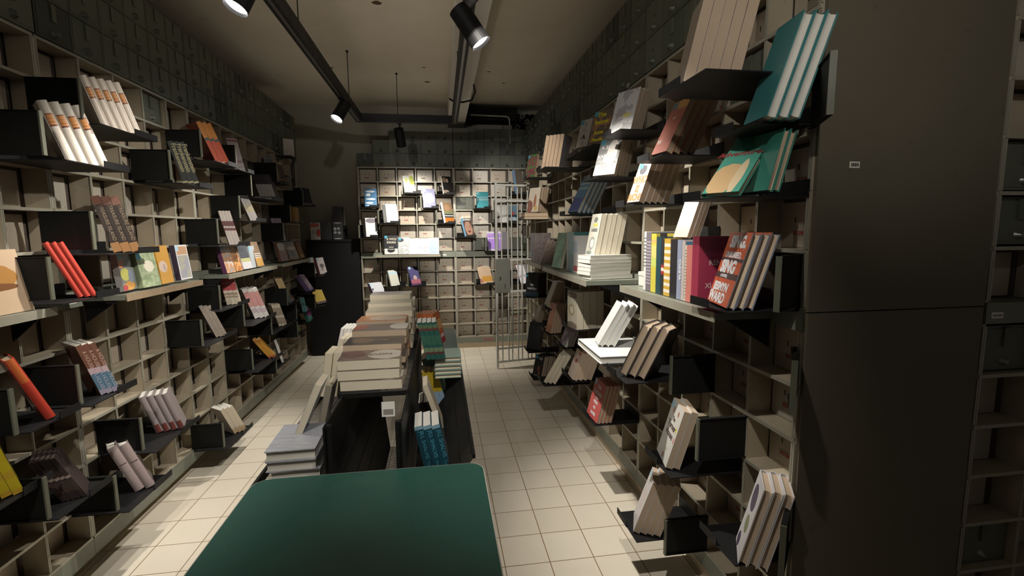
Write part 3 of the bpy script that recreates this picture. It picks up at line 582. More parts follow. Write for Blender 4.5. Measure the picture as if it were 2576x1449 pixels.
sty('L35', 'black spine with green stripe', 'lowest on far left wall', 'dark', False, (.012, .016, .012), bands=[(.1, .45, (.16, .20, .06), 's')])
sty('L36a', 'black spine with white capitals', 'on the dark far left ledge', 'dark', False, (.015, .014, .014), bands=[(.14+.07*i, .18+.07*i, (.4, .38, .36), 's') for i in range(9)])
sty('L36b', 'brown picture book with grey corner', 'on the dark far left ledge', 'brown', False, (.13, .06, .04), blobs=((.45, .75, .42, .22, (.24, .22, .20)), ))
sty('L36c', 'dim sepia photograph book', 'on the dark far left ledge', 'brown', False, (.10, .075, .055), blobs=((.5, .62, .45, .1, (.27, .22, .16)), (.5, .3, .2, .2, (.03, .03, .03))))
sty('L36d', 'brown and amber book', 'on the dark far left ledge', 'brown', False, (.30, .16, .05), bands=[(.7, 1, (.15, .05, .03), 'f'), (0, .2, (.42, .30, .13), 'f')])
sty('L37', 'brown and blue A House spine', 'on lower near left wall', 'grey', False, (.13, .055, .035), [('s', 'A HOUSE', .0185, 0, .70, (.32, .2, .15), .0003), ('s', 'A HOUSE', .0185, 0, .26, (.22, .26, .33), .0003)], bands=[(.0, .42, (.065, .12, .17), 's'), (.42, .54, (.34, .25, .27), 's'), (0, .1, (.22, .2, .26), 's')])
sty('L38', 'single orange-red spine', 'on lower bracket at left edge', 'brown', True, (.44, .045, .025), bands=[(.62, 1, (.46, .11, .03), 's')])
sty('L39', 'mauve-grey spine with maroon base', 'on lower left wall', 'white', True, (.28, .235, .23), bands=[(0, .22, (.125, .035, .03), 's')])
sty('L40', 'white-topped cream spine', 'on floor-level left bracket', 'white', False, (.66, .57, .44), bands=[(0, .2, (.48, .36, .22), 's')])
sty('L41', 'thick mauve spine', 'near the floor, left wall', 'white', True, (.38, .30, .29), bands=[(.42, .425, (.2, .14, .14), 's'), (.60, .62, (.08, .05, .05), 's')])
sty('L42', 'dark brown spine with faint letters', 'low on near left wall', 'dark', False, (.035, .022, .02), bands=[(.50, .56, (.26, .2, .17), 's')]+[(.2+.03*i, .212+.03*i, (.09, .06, .05), 's') for i in range(9)])
sty('L43', 'bright yellow spine', 'at the photo\'s lower left edge', 'tan', False, (.60, .47, .02), bands=[(.0, .1, (.5, .3, .03), 's'), (.35, .5, (.5, .33, .03), 's')])
# right wall
sty('R0', 'cream book with dancing figure cover', 'by the gate top', 'brown', False, (.70, .62, .50), blobs=((.12, .2, .35, .3, (.26, .12, .09)), (.62, .45, .12, .28, (.36, .17, .10)), (.75, .15, .16, .1, (.58, .4, .14))))
sty('R1', 'wrapped book showing tan pages', 'on topmost right bracket', 'tan', False, (.48, .37, .29), wrap=1)
sty('R2', 'teal hardcover showing white pages', 'top right beside grey panel', 'white', True, (.06, .25, .26))
sty('R3', 'silver-grey book with yellow lettering', 'upper right wall', 'tan', False, (.44, .43, .42), [('f', 'age', .034, .66, .36, (.62, .55, .12), .001)], art=(((.5, .5, .5), (.32, .31, .31), (.62, .62, .62)), 10, 0, 1), sticker=(.5, .5, .5), wrap=1)
sty('R4', 'dark book with yellow brush title', 'upper right wall behind silver book', 'tan', False, (.13, .10, .07), [('f', 'The', .04, .45, .80, (.62, .52, .02), .0014), ('f', 'Futures', .034, .5, .60, (.62, .52, .02), .0014), ('f', 'Anna', .034, .45, .30, (.62, .52, .02), .0014), ('f', 'Pitoniak', .028, .5, .10, (.62, .52, .02), .0012)], art=(((.10, .08, .06), (.3, .16, .08), (.06, .05, .05)), 20, .1, .8), sticker=STK)
sty('R5', 'grey book with vertical letters', 'upper right wall, far from camera', 'tan', False, (.50, .48, .44), [('f', 'S', .04, .5, .74, (.1, .1, .1)), ('f', 'O', .04, .5, .53, (.25, .25, .25)), ('f', 'A', .045, .5, .29, (.02, .02, .02), .002), ('f', 'I', .04, .5, .08, (.2, .2, .2))], sticker=STK)
sty('R6', 'brown-paged book', 'high on far right wall', 'brown', False, (.10, .09, .09))
sty('R7', 'book with bright tropical-bird cover', 'high at right wall\'s far end', 'brown', False, (.05, .07, .05), sticker=STK, art=(((.04, .07, .05), (.30, .06, .09), (.05, .20, .06), (.34, .18, .10), (.10, .03, .12)), 24, 0, 1))
sty('R8', 'rust-red book with scattered white letters', 'upper right wall', 'brown', False, (.42, .11, .07), [('f', 'W', .03, .22, .18, (.66, .58, .52), .0004), ('f', 'W', .022, .5, .62, (.66, .58, .52), .0004)], blobs=((.8, .98, .8, .16, (.48, .25, .05)), ), sticker=(.05, .15, .22))
sty('R9', 'grey book with pale figure', 'middle right wall below silver book', 'tan', False, (.22, .22, .215), [('f', 'A SEP', .03, .38, .72, (.66, .64, .62), .0006), ('f', 'KATIE', .026, .3, .48, (.66, .64, .62), .0005)], blobs=((.66, .62, .25, .36, (.62, .58, .53)), (.5, .45, .2, .12, (.62, .45, .40))), wrap=1, sticker=STK)
sty('R10', 'white book with orange block capitals', 'middle right wall', 'brown', False, (.70, .66, .60), [('f', 'WHO', .046, .5, .46, (.66, .13, .03), .0025, .8), ('f', 'IS', .046, .5, .24, (.66, .13, .03), .0025, .8), ('f', 'RICH?', .042, .5, .04, (.66, .13, .03), .0025, .8)], blobs=((.5, .78, .3, .12, (.06, .06, .07)), ), sticker=STK)
sty('R11', 'blue hardcover with city drawing', 'middle of the far right wall', 'white', True, (.16, .34, .55), bands=[(.04, .42, (.12, .16, .42), 'f'), (.66, .74, (.34, .5, .5), 'f'), (.82, .87, (.4, .52, .5), 'f')])
sty('R12a', 'turquoise hardcover with red script', 'right wall beneath teal books', 'tan', True, (.075, .32, .24), [('f', 'Adventures', .032, .46, .60, (.30, .03, .035), .0006)], blobs=((.42, .22, .42, .26, (.56, .38, .20)), (.75, .24, .12, .3, (.62, .50, .32))), art=(((.075, .32, .24), (.08, .30, .23)), 8, 0, 1))
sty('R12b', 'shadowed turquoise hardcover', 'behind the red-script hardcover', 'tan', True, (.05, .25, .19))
sty('R13', 'lilac-grey book showing brown pages', 'above right-wall book row', 'brown', False, (.52, .49, .50), bands=[(0, .25, (.40, .31, .25), 'f')], blobs=((.85, .93, .3, .08, (.08, .07, .09)), ), sticker=(.6, .6, .62))
SI = (.66, .66, .68)
sty('R14', 'blue hardcover in clear wrap', 'beside the shelf\'s red books', 'tan', True, (.20, .25, .33), [('f', 'SING,', .052, .56, .80, SI, .003), ('f', 'UNBURIED,', .026, .52, .655, SI, .001), ('f', 'SING', .054, .48, .45, SI, .003), ('f', 'A NOVEL', .014, .42, .375, SI, .0006), ('f', 'JESMYN', .036, .46, .19, SI, .002), ('f', 'WARD', .044, .42, .03, SI, .002)], bands=[(0, 1, (.52, .10, .035), 'f'), (.36, .44, (.05, .03, .03), 'f'), (.60, .645, (.06, .04, .04), 'f')], wrap=1)
sty('R17', 'cream-paged book with dome cover', 'on white pile, right ledge', 'cream', False, (.66, .64, .54), [('f', 'JANE', .026, .55, .70, (.55, .5, .06), .001), ('f', 'HARRIS', .026, .52, .58, (.12, .12, .12), .001)], blobs=((.5, .86, .2, .07, (.2, .2, .18)), (.5, .3, .3, .16, (.30, .30, .28)), (.52, .3, .2, .1, (.6, .6, .56)), (.4, .08, .3, .05, (.25, .28, .25))), wrap=1)
sty('R19', 'green glossy book', 'at far right ledge\'s corner', 'cream', False, (.10, .34, .17), art=(((.09, .30, .15), (.14, .42, .24), (.08, .26, .14)), 7, 0, 1), wrap=1)
sty('R22', 'black thriller with grey capitals', 'right wall beside gate', 'dark', False, (.02, .022, .026), [('f', 'TIM', .028, .5, .46, (.52, .54, .58), .0008), ('f', 'WINTON', .028, .5, .30, (.52, .54, .58), .0008)], bands=[(.0, .2, (.03, .06, .09), 'f')], sticker=STK)
sty('R23', 'olive-tan tilted book', 'lower far right wall', 'tan', False, (.34, .30, .17), wrap=1)
sty('R23b', 'grey-backed tilted book', 'lower right wall by gate', 'tan', False, (.34, .32, .30))
sty('R24', 'russet book showing tan pages', 'lower far right wall', 'tan', False, (.42, .17, .09), blobs=((.5, .5, .5, .3, (.48, .22, .12)), ))
sty('R25', 'rough-edged cream emblem book', 'beneath the far right ledge', 'cream', False, (.60, .56, .44), blobs=((.5, .9, .6, .09, (.16, .13, .1)), (.45, .5, .32, .16, (.34, .27, .15)), (.45, .5, .22, .1, (.6, .55, .43)), (.5, .08, .6, .1, (.2, .16, .12))), wrap=1)
sty('R26', 'black book with scissors cover', 'low by the gate', 'dark', False, (.013, .016, .02))
sty('R27', 'purple-grey photo book', 'low on far right wall', 'white', False, (.16, .13, .16), art=(((.12, .10, .13), (.30, .27, .30), (.08, .06, .09)), 12, 0, 1))
sty('R28', 'bright white hardcover', 'leaning over white flat book, right', 'white', True, (.76, .77, .76))
sty('R29', 'tan-paged dark hardcover', 'lower right wall, left of door', 'tan', True, (.07, .06, .06))
sty('R30', 'black book with red dancer cover', 'lowest by the gate', 'tan', False, (.014, .013, .014), [('f', 'IRVINE WELSH', .013, .5, .06, (.4, .3, .28), .0003), ('f', 'THE', .028, .62, .82, (.45, .42, .42), .001)], blobs=((.55, .42, .12, .12, (.22, .06, .04)), (.68, .2, .07, .13, (.26, .08, .05))), sticker=STK)
sty('R31', 'cream dotted-page book', 'low right wall near gate', 'cream', False, (.66, .63, .54))
sty('R32', 'peach book with red spots', 'low on middle right wall', 'tan', False, (.64, .52, .42), blobs=((.5, .62, .16, .08, (.40, .06, .05)), (.7, .92, .16, .08, (.42, .08, .06))))
sty('R33', 'coral-red white-lettered book', 'low on middle right wall', 'tan', False, (.60, .11, .10), [('f', 'THE', .026, .5, .80, SI, .001), ('f', 'FORTUNES', .023, .5, .64, SI, .001), ('f', 'PETER', .022, .5, .40, SI, .001), ('f', 'HO', .02, .5, .26, SI, .001), ('f', 'DAVIES', .022, .5, .10, SI, .001)], blobs=((.5, .55, .16, .035, (.62, .6, .58)), ), sticker=(.3, .52, .66))
TH = (.08, .05, .045)
sty('R34', 'white book with handwritten title', 'on a black tray, lower right wall', 'tan', False, (.64, .62, .57), [('f', 'The', .022, .5, .70, TH, .0006), ('f', 'Turner', .034, .5, .56, TH, .0007), ('f', 'House', .034, .5, .42, TH, .0007)], blobs=((.3, .85, .05, .06, (.30, .12, .06)), (.7, .86, .05, .05, (.3, .12, .06)), (.86, .62, .05, .05, (.55, .5, .05)), (.5, .08, .05, .06, (.34, .06, .07)), (.62, .22, .1, .03, (.4, .42, .3)), (.92, .45, .04, .05, (.5, .16, .16))), sticker=(.3, .52, .66))
sty('R35', 'white book showing pinkish pages', 'nearest the floor, right wall', 'tan', False, (.70, .66, .64), blobs=((.5, .5, .3, .2, (.60, .50, .5)), ), sticker=(.3, .52, .66))
sty('R36', 'white-covered book with dark ovals', 'bottom right beside grey panel', 'tan', True, (.66, .64, .64), blobs=((.45, .72, .28, .18, (.10, .08, .12)), (.55, .4, .2, .12, (.22, .24, .14)), (.3, .1, .16, .1, (.08, .06, .10))))
# back wall
sty('B1', 'blue book with white speech bubbles', 'left on the back wall', 'cream', False, (.06, .20, .38), blobs=((.45, .85, .4, .06, (.62, .68, .72)), (.3, .66, .2, .09, (.66, .7, .72)), (.5, .42, .4, .06, (.62, .68, .72)), (.4, .2, .35, .06, (.62, .68, .72)), (.5, .06, .4, .03, (.5, .6, .7))))
sty('B2', 'white and lime-yellow book', 'highest on back wall, left half', 'white', False, (.70, .71, .62), blobs=((.8, .75, .25, .3, (.42, .45, .12)), (.3, .72, .14, .14, (.5, .52, .2))))
sty('B3', 'slate-lilac book', 'back wall above white ledge books', 'white', False, (.26, .26, .38), bands=[(0, 1, (.5, .5, .62), 's')], sticker=(.5, .52, .6), blobs=((.5, .5, .45, .3, (.31, .31, .42)), ))
sty('B4', 'blank white book', 'back wall above white ledge books', 'white', False, (.76, .76, .75))
sty('B5', 'white book with grey sketch', 'back wall, leftmost column', 'white', False, (.66, .66, .68), blobs=((.5, .85, .5, .13, (.18, .16, .18)), (.5, .35, .3, .2, (.58, .58, .6))))
sty('B6', 'black book with animal faces', 'back wall, top middle', 'white', False, (.018, .017, .018), bands=[(0, 1, (.4, .38, .35), 's')], blobs=((.25, .78, .22, .16, (.16, .11, .07)), (.55, .75, .14, .12, (.3, .22, .17)), (.3, .12, .3, .1, (.28, .22, .17))))
sty('B7', 'animal photo book with orange base', 'middle of the back wall', 'white', False, (.30, .20, .12), bands=[(0, .24, (.50, .17, .03), 'f'), (.24, .42, (.05, .05, .055), 'f'), (.31, .35, (.6, .6, .6), 'f'), (.42, .55, (.20, .22, .11), 'f'), (0, 1, (.66, .66, .66), 's')], blobs=((.45, .72, .3, .16, (.36, .22, .12)), ))
sty('B8', 'turquoise book facing straight out', 'right of back-wall middle', 'white', False, (.08, .42, .48), bands=[(.66, .68, (.5, .62, .64), 'f'), (.6, .62, (.5, .62, .64), 'f'), (.52, .54, (.66, .7, .7), 'f'), (.47, .49, (.66, .7, .7), 'f')], sticker=(.3, .6, .66))
sty('B9', 'laughing face photo book', 'middle of the back wall', 'white', False, (.16, .10, .08), bands=[(0, 1, (.12, .25, .36), 's')], blobs=((.5, .4, .42, .42, (.48, .28, .20)), (.5, .25, .16, .05, (.16, .05, .05)), (.3, .52, .06, .02, (.05, .03, .03)), (.66, .52, .06, .02, (.05, .03, .03)), (.6, .92, .4, .05, (.62, .62, .6))), sticker=(.3, .5, .62))
for kk, nm in (('B10a', 'purple-striped white spine'), ('B10b', 'bright purple spine')): sty(kk, nm, 'back wall behind gate post', 'white', False, (.62, .58, .66), bands=[(.08, .62, (.34, .20, .56), 's'), (.68, .9, (.36, .22, .56), 's')])
sty('B11a', 'black and white Wild Swan book', 'first on the back ledge', 'white', False, (.70, .69, .66), [('f', 'A WILD', .034, .54, .76, (.42, .38, .28), .001), ('f', 'SWAN', .036, .52, .58, (.56, .52, .42), .001), ('f', 'michael', .018, .5, .36, (.5, .48, .42)), ('f', 'cunningham', .016, .5, .25, (.5, .48, .42))], bands=[(.3, 1, (.025, .025, .028), 'f')], blobs=((.5, .22, .3, .14, (.025, .025, .028)), ), sticker=STK)
sty('B11b', 'white book with marbled landscape', 'second on the back ledge', 'white', False, (.68, .69, .66), art=(((.7, .7, .68), (.42, .44, .42), (.66, .68, .66), (.55, .34, .24)), 20, 0, .85), blobs=((.2, .85, .3, .12, (.05, .05, .055)), ), sticker=STK)
sty('B11c', 'white book with grey pencil sketch', 'third on the back ledge', 'white', False, (.72, .72, .74), art=(((.72, .72, .74), (.5, .5, .54), (.74, .74, .75)), 40, .45, .9))
sty('B11d', 'white book with diamond line drawing', 'fourth on the back ledge', 'white', False, (.74, .74, .75), blobs=((.7, .28, .22, .2, (.34, .33, .34)), (.7, .28, .17, .15, (.74, .74, .75)), (.2, .4, .2, .06, (.4, .4, .42))))
sty('B11e', 'white-edged pale blue book', 'last on the back ledge', 'white', False, (.40, .50, .66), frame=((.7, .72, .74), .006), blobs=tuple((px, pz, .07, .04, (.68, .7, .7)) for px in (.2, .5, .8) for pz in (.2, .5, .8)))
sty('B12', 'pale cream and sky-blue book', 'lower back wall, left', 'white', False, (.68, .68, .58), bands=[(.75, .9, (.45, .6, .66), 'f')])
sty('B13', 'night-blue romance book with couple', 'lower back wall, left of middle', 'white', False, (.10, .09, .22), bands=[(.1, .32, (.36, .12, .16), 'f'), (0, .1, (.10, .05, .10), 'f')], blobs=((.5, .4, .2, .14, (.48, .36, .33)), (.45, .18, .25, .12, (.16, .08, .08)), (.85, .9, .3, .12, (.01, .01, .02))), sticker=(.4, .62, .68))
sty('B14', 'big white leaning book', 'lowest on back wall behind piles', 'grey', False, (.68, .70, .74), bands=[(0, 1, (.16, .12, .24), 's')], sticker=(.4, .62, .68))
sty('B15', 'peach sunset book', 'lower back wall left of gate', 'cream', False, (.68, .50, .34), bands=[(.12, .45, (.58, .30, .06), 'f'), (.05, .3, (.45, .2, .15), 's')])
sty('B16', 'sky-blue spined book', 'top right corner of back wall', 'tan', False, (.27, .23, .18), bands=[(0, 1, (.24, .40, .66), 's')])
sty('B17a', 'plain white spine', 'back wall behind the gate', 'white', False, (.72, .72, .68))
sty('B17b', 'blue book with red dot', 'back wall behind the gate', 'white', False, (.14, .28, .40), blobs=((.5, .5, .22, .14, (.45, .08, .08)), (.5, .1, .5, .2, (.5, .6, .66))))
sty('B19', 'white spine with mauve line', 'low behind the gate', 'white', False, (.70, .68, .70), bands=[(0, 1, (.62, .6, .64), 's')])
# centre rack
JB = (.011, .065, .095)
sty('C1', 'deep blue Shalvis novel', 'upright in the rack\'s right tray', 'white', False, JB, [('s', 'JILL SHALVIS', .0205, 0, .56, (.06, .25, .34), .0003), ('s', 'The', .015, 0, .12, (.03, .14, .19))], bands=[(.92, 1, (.22, .38, .46), 's')])
sty('C2', 'cream-paged dark book', 'right tray behind deep blue novels', 'cream', False, (.05, .05, .05))
sty('C3', 'white-paged black book', 'right tray, second row', 'white', False, (.03, .028, .03))
sty('C4', 'lone cream paperback', 'right tray before yellow books', 'cream', False, (.55, .48, .36))
sty('C5', 'yellow book with blue base', 'in the right tray', 'cream', False, (.56, .40, .03), bands=[(0, .42, (.27, .38, .52), 'a')])
sty('C6', 'sea-green spine', 'right tray behind yellow books', 'cream', False, (.16, .28, .23))
sty('C7', 'gilt-banded bottle-green spine', 'on the flat green pile', 'white', False, (.022, .10, .082), bands=[(.84, .94, (.09, .145, .08), 's'), (.78, .84, (.12, .035, .03), 's'), (.20, .32, (.13, .19, .11), 's'), (.14, .20, (.10, .03, .03), 's'), (.4, .65, (.035, .115, .08), 's')])
sty('C8', 'orange-red sunset cover', 'farthest in the rack\'s right tray', 'cream', False, (.58, .16, .06), [('f', 'CLAIRE', .03, .55, .18, (.66, .62, .6), .001)], bands=[(0, .3, (.42, .05, .06), 'f'), (.45, .75, (.62, .36, .16), 'f')])
sty('D1a', 'cream-paged book leaning outermost', 'on the rack\'s near left side', 'cream', False, (.5, .52, .56), wrap=1)
sty('D1b', 'cream-paged book leaning inward', 'against the rack, near left side', 'cream', False, (.30, .30, .34), wrap=1)
sty('D2', 'cream book with yellow-green cover', 'rack\'s left side, second row', 'cream', False, (.36, .34, .12))
sty('D3', 'lilac-covered white-paged book', 'rack\'s left side, farthest row', 'white', False, (.55, .50, .60))
sty('D4', 'shrink-wrapped cream book', 'rack\'s left side, third row', 'cream', False, (.58, .52, .44), wrap=1)

for kk in DATA: group(kk)
# ---------------------------------------------------------------- brackets and opened doors
def corners(key):
    wall, n, s, z, d, a, r, w, h, T = DATA[key]; o, ud, nd = WALL[wall]
    mm, yh = placed(wall, s, z, d, a, max(r, 0)); out = []
    for x in (0, w):
        for y in (0, T):
            p = mm @ Vector((x, 0, 0)) + yh*y; out.append(((p-o).dot(ud), (p-o).dot(nd)))
    th = T/n
    return out, z-th*math.cos(max(r, 0))*math.sin(max(r, 0))
DOORU = {'L1': 1.967, 'L2': 2.177, 'L3': 2.778, 'L4': 3.131, 'L6': 3.859, 'L13': 3.256, 'L14': 2.162, 'L15': 1.924, 'L22': 3.211, 'L23': 3.551, 'L26': 2.95, 'L37': 1.996, 'L38': 1.71, 'L39': 2.329, 'L41': 2.125, 'L40': 3.105, 'L30': 3.642, 'L24': 4.072, 'L31': 4.121, 'L12': 3.616, 'B2': -.44, 'B3': -.225, 'B12': -.661, 'B13': -.411, 'B10a': .548}
def bracket(keys, label, door=True, zoff=0.0, swing=None):
    wall = DATA[keys[0]][0]; pts = []; zz = 9
    for kk in keys:
        c, z0 = corners(kk); pts += c; zz = min(zz, z0)
    zz += zoff-.001
    ua = min(p[0] for p in pts); ub = max(p[0] for p in pts); nmax = max(p[1] for p in pts)
    base = {'L': 2.24+J_/2, 'R': -YN-J_/2, 'B': .178+J_/2}[wall]
    um = (ua+ub)/2; c = math.floor((um-base)/W_); lo = base+c*W_; hi = lo+W_
    if wall == 'R':
        e0 = min(ua-.01, hi-.21); e1 = max(hi-.012, ub+.01)
        if hi > -YN-.1: e1 = min(max(ub+.006, e1), -YN-.004); e0 = min(ua-.01, -YN-.21)
    else: e0 = min(lo+.012, ua-.01); e1 = max(ub+.01, lo+.21)
    if keys[0] in DOORU: e0 = DOORU[keys[0]]+.012; e1 = max(ub+.01, e0+.20)
    t = thing('display_bracket', label, 'bracket', wallM(wall, 0, zz), 'black display brackets hooked into the lockers')
    f = nmax+.008
    q = MB(); q.box((e0, -f, -.004), (e1, -.002, 0)); ob('tray', q.mesh('bracket_tray', M['black']), t)
    q = MB(); l0, l1 = (e0, e0+(e1-e0)*.5) if wall == 'R' else (e0+(e1-e0)*.55, e1)
    q.box((l0, -f-.003, -.004), (l1, -f, .024)); ob('front_lip', q.mesh('bracket_lip', M['black']), t)
    q = MB(); q.box((e0, -.008, .0), (e1, -.003, .05)); ob('hook_plate', q.mesh('bracket_hook', M['black']), t)
    if door:
        rows = zu+zl; zr = min(rows, key=lambda v: abs(v+.012-zz)); du = swing[0] if swing else e1+.012 if wall == 'R' else e0-.012
        bt = min(BANKS[wall], key=lambda b: abs(b[0]+BW/2-du))
        dr = ob('open_door', OPEN[random.choice((0, 1, 2))], bt[1], (du-bt[0], -.004, zr+.010))
        if swing: dr.rotation_euler = (0, 0, math.radians(swing[1]))
BL = {}
for kk in DATA:
    if kk[0] in 'LRB': BL[kk] = [kk]
for kk in ('L16', 'L17', 'L18', 'L19', 'L20', 'L21a', 'L21b', 'L21c', 'L21d', 'L21e', 'L36a', 'L36b', 'L36c', 'L36d', 'L28b', 'R4', 'R12b', 'R17', 'R19', 'B11a', 'B11b', 'B11c', 'B11d', 'B11e', 'B10b', 'B17b', 'R28', 'R0', 'L8'): BL.pop(kk, None)
BL['L28a'] = ['L28a', 'L28b']; BL['R5'] = ['R5', 'R4']; BL['R12a'] = ['R12a', 'R12b']; BL['B10a'] = ['B10a', 'B10b']; BL['B17a'] = ['B17a', 'B17b']; BL['L7'] = ['L7', 'L8']
for kk, ks in BL.items():
    st = STY[kk]
    bracket(ks, 'black bracket holding ' + st['desc'] + 's ' + st['place'] if DATA[kk][1] > 1 else 'black bracket holding ' + st['desc'] + ' ' + st['place'], door=(kk in ('R29', 'R34', 'R35', 'R14', 'R36', 'R2')) if kk[0] == 'R' else kk not in ('L27', 'L33', 'L32', 'B1'),
            swing={'R14': (-1.279, 34), 'R36': (-1.262, 46), 'R2': (-1.275, 62)}.get(kk))

# ---------------------------------------------------------------- ledges
def ledge(wall, u0, u1, n, label, wood=False):
    t = thing('ledge_shelf', label, 'shelf', wallM(wall, u0, 1.212), 'ledge shelves on the lockers\' middle rail')
    L = u1-u0
    q = MB(); q.box((0, -n, 0), (L, -.0085, .024)); ob('board', q.mesh('ledge_board', M['rail']), t)
    q = MB(); q.box((0, -n-.004, -.006), (L, -n, .026)); ob('front_edge', q.mesh('ledge_edge', M['woodedge'] if wood else M['edge']), t)
    for x in (.01, L-.02):
        q = MB(); q.prism([(-.0085, -.0005), (-.0085, -.10), (-n*.8, -.0005)], x, x+.008)
        b = ob('support', q.mesh('ledge_support', M['black']), t, mw=Matrix(((0, 0, 1, 0), (1, 0, 0, 0), (0, 1, 0, 0), (0, 0, 0, 1))))
ledge('L', 1.48, 1.99, .15, 'short dark ledge under the tan picture book, left edge')
ledge('L', 2.33, 3.02, .185, 'wood-edged ledge carrying four bright books, near left wall', True)
ledge('L', 3.36, 4.30, .19, 'pale ledge carrying orange and white books, middle left wall')
ledge('L', 4.50, 5.36, .175, 'dark ledge carrying sepia books, far left wall')
ledge('B', -.79, -.01, .155, 'pale ledge carrying white books across the back wall')
ledge('R', -2.19, -1.38, .215, 'ledge carrying the upright book row, near right wall')
ledge('R', -3.51, -2.42, .315, 'deep pale ledge carrying green book and white pile, right wall')
ledge('R', -4.43, -3.64, .30, 'dark deep ledge by the gate, far right wall')
# ---------------------------------------------------------------- upright books on the right ledges
def upright(key, label, x, y0, y1, z, h, w, base, pages='cream', text=(), rz=0, ry=0, grp=None, hard=False, **kw):
    t = y1-y0; cm, q = bookmesh(w, h, t, hard, cover(key, h, w, t, base, **kw)); pm = q.mesh('book_pages', PAPER[pages])
    mw = Matrix.Translation((x, y0, z)) @ Matrix.Rotation(rz, 4, 'Z') @ Matrix.Rotation(ry, 4, 'Y')
    return oneroot(key, label, mw, cm, pm, grp, text, (w, h, t), hard)
ZS = 1.2385; RG = 'upright book row on the near right ledge'; X0 = .892
def st_(n, c, a=.1, b=.9, g=.5): return [(a+(b-a)*i/n, a+(b-a)*(i+g)/n, c, 's') for i in range(n)]
row = [('u_white', 'narrow white spine at far left of the right-ledge row', 1.975, 1.997, .258, (.72, .71, .66), 'white', dict(bands=st_(9, (.2, .2, .2), .4, .93))),
       ('u_grey', 'grey-purple lettered spine beside white spine in right-ledge row', 1.926, 1.973, .254, (.17, .145, .17), 'cream', dict(bands=st_(14, (.30, .27, .30), .12, .88))),
       ('u_yellow', 'yellow and green spine in the right-ledge row', 1.876, 1.924, .249, (.60, .52, .07), 'cream', dict(bands=[(.44, .60, (.45, .5, .12), 's'), (.84, .9, (.6, .36, .12), 's'), (.6, .8, (.62, .50, .16), 's')])),
       ('u_teal', 'dark teal spine beside yellow in the right-ledge row', 1.831, 1.874, .236, (.02, .06, .075), 'cream', dict(sticker=(.1, .3, .42))),
       ('u_thin', 'thin black spine with red emblem in the right-ledge row', 1.807, 1.829, .231, (.03, .028, .028), 'cream', dict(bands=[(.36, .42, (.32, .03, .03), 's'), (.42, .48, (.62, .58, .5), 's'), (.48, .53, (.32, .03, .03), 's')])),
       ('u_spots', 'amber spine with white spots in the right-ledge row', 1.752, 1.804, .230, (.55, .35, .05), 'cream', dict(bands=st_(8, (.62, .58, .48), .06, .97))),
       ('u_black', 'thick black spine right of amber in the right-ledge row', 1.698, 1.750, .228, (.025, .022, .024), 'cream', dict(sticker=(.05, .25, .32))),
       ('u_blue', 'pale blue lettered spine in the right-ledge row', 1.663, 1.696, .226, (.28, .31, .42), 'white', dict(sticker=(.05, .22, .36))),
       ('u_pink', 'pinkish-white spine right of pale blue, right-ledge row', 1.640, 1.661, .224, (.50, .44, .42), 'white', dict(sticker=(.04, .18, .3))),
       ('u_cream', 'cream dotted spine in the right-ledge row', 1.627, 1.638, .208, (.62, .58, .46), 'cream', dict(bands=st_(16, (.2, .18, .14), .05, .95, .3)))]
for key, lab, a, b, h, base, pg, kw in row:
    tx = [('s', 'CUHMA', .022, 0, .5, (.62, .62, .64), .0005)] if key == 'u_blue' else ()
    upright(key, lab, X0, a, b-.001, ZS, h, .135, base, pg, tx, grp=RG, **kw)
for i, (a, b) in enumerate(((1.613, 1.625), (1.600, 1.612), (1.587, 1.599))):
    upright('u_salmon', '%s of three slim salmon spines, right ledge row' % ('leftmost', 'middle', 'rightmost')[i], X0, a, b, ZS, .208, .13, (.60, .20, .17), 'cream', grp=RG)
for i, (a, b) in enumerate(((1.571, 1.586), (1.542, 1.570))):
    upright('u_red', ('slim crimson spine left of the bigger crimson book, right ledge', 'large crimson book, cover toward camera, ending the right-ledge row')[i], X0, a, b, ZS, .240, .15, (.34, .035, .075), 'cream',
            [('f', 'REN', .026, .42, .58, (.62, .45, .45), .0004), ('f', 'XU', .026, .30, .24, (.55, .36, .38), .0004)] if i else (), grp=RG)
q = MB(); q.box((0, 0, 0), (.12, .165, .048)); q.box((-.002, -.002, .048), (.122, .167, .066))
tag(ob('cardboard_box', q.mesh('small_box', worn('white_card', (.62, .62, .57), (.52, .52, .47), 6, .6)), mw=Matrix.Translation((.945, 2.005, ZS))), 'small white lidded box at far end of the upright book row', 'box')
for i, (key, lab, a, b, h, base, kw) in enumerate((('v_pale', 'pale sage spine beside the green book, deep right ledge', 3.075, 3.10, .258, (.42, .46, .38), {}),
        ('v_teal', 'teal glossy upright book on the deep right ledge', 2.93, 3.073, .258, (.10, .30, .29), dict(bands=[(0, .4, (.16, .27, .30), 's')])),
        ('v_red', 'white spine with red foot behind the cream books, deep ledge', 2.86, 2.928, .235, (.62, .60, .58), dict(bands=[(.05, .2, (.4, .06, .07), 's'), (.55, .85, (.3, .36, .45), 's')])))):
    upright(key, lab, .835, a, b, ZS, h, .14, base, 'grey', grp='upright books on the deep right ledge', **kw)
for i, (key, lab, a, b, base, ry) in enumerate((('w_slate', 'slate-blue upright spine on dark ledge by the gate', 4.155, 4.205, (.10, .10, .15), 0), ('w_brown', 'dark brown upright book on dark ledge by the gate', 4.10, 4.15, (.10, .075, .06), 0),
        ('w_umber', 'umber upright book third along dark ledge by gate', 4.05, 4.095, (.085, .06, .055), 0), ('w_lean', 'brown glossy book tilted back at dark ledge\'s near end', 3.80, 3.83, (.16, .11, .08), .30))):
    upright(key, lab, .80, a, b, ZS, .25 if i < 3 else .215, .15, base, 'brown', grp='books on the dark ledge by the gate', ry=ry, wrap=1)
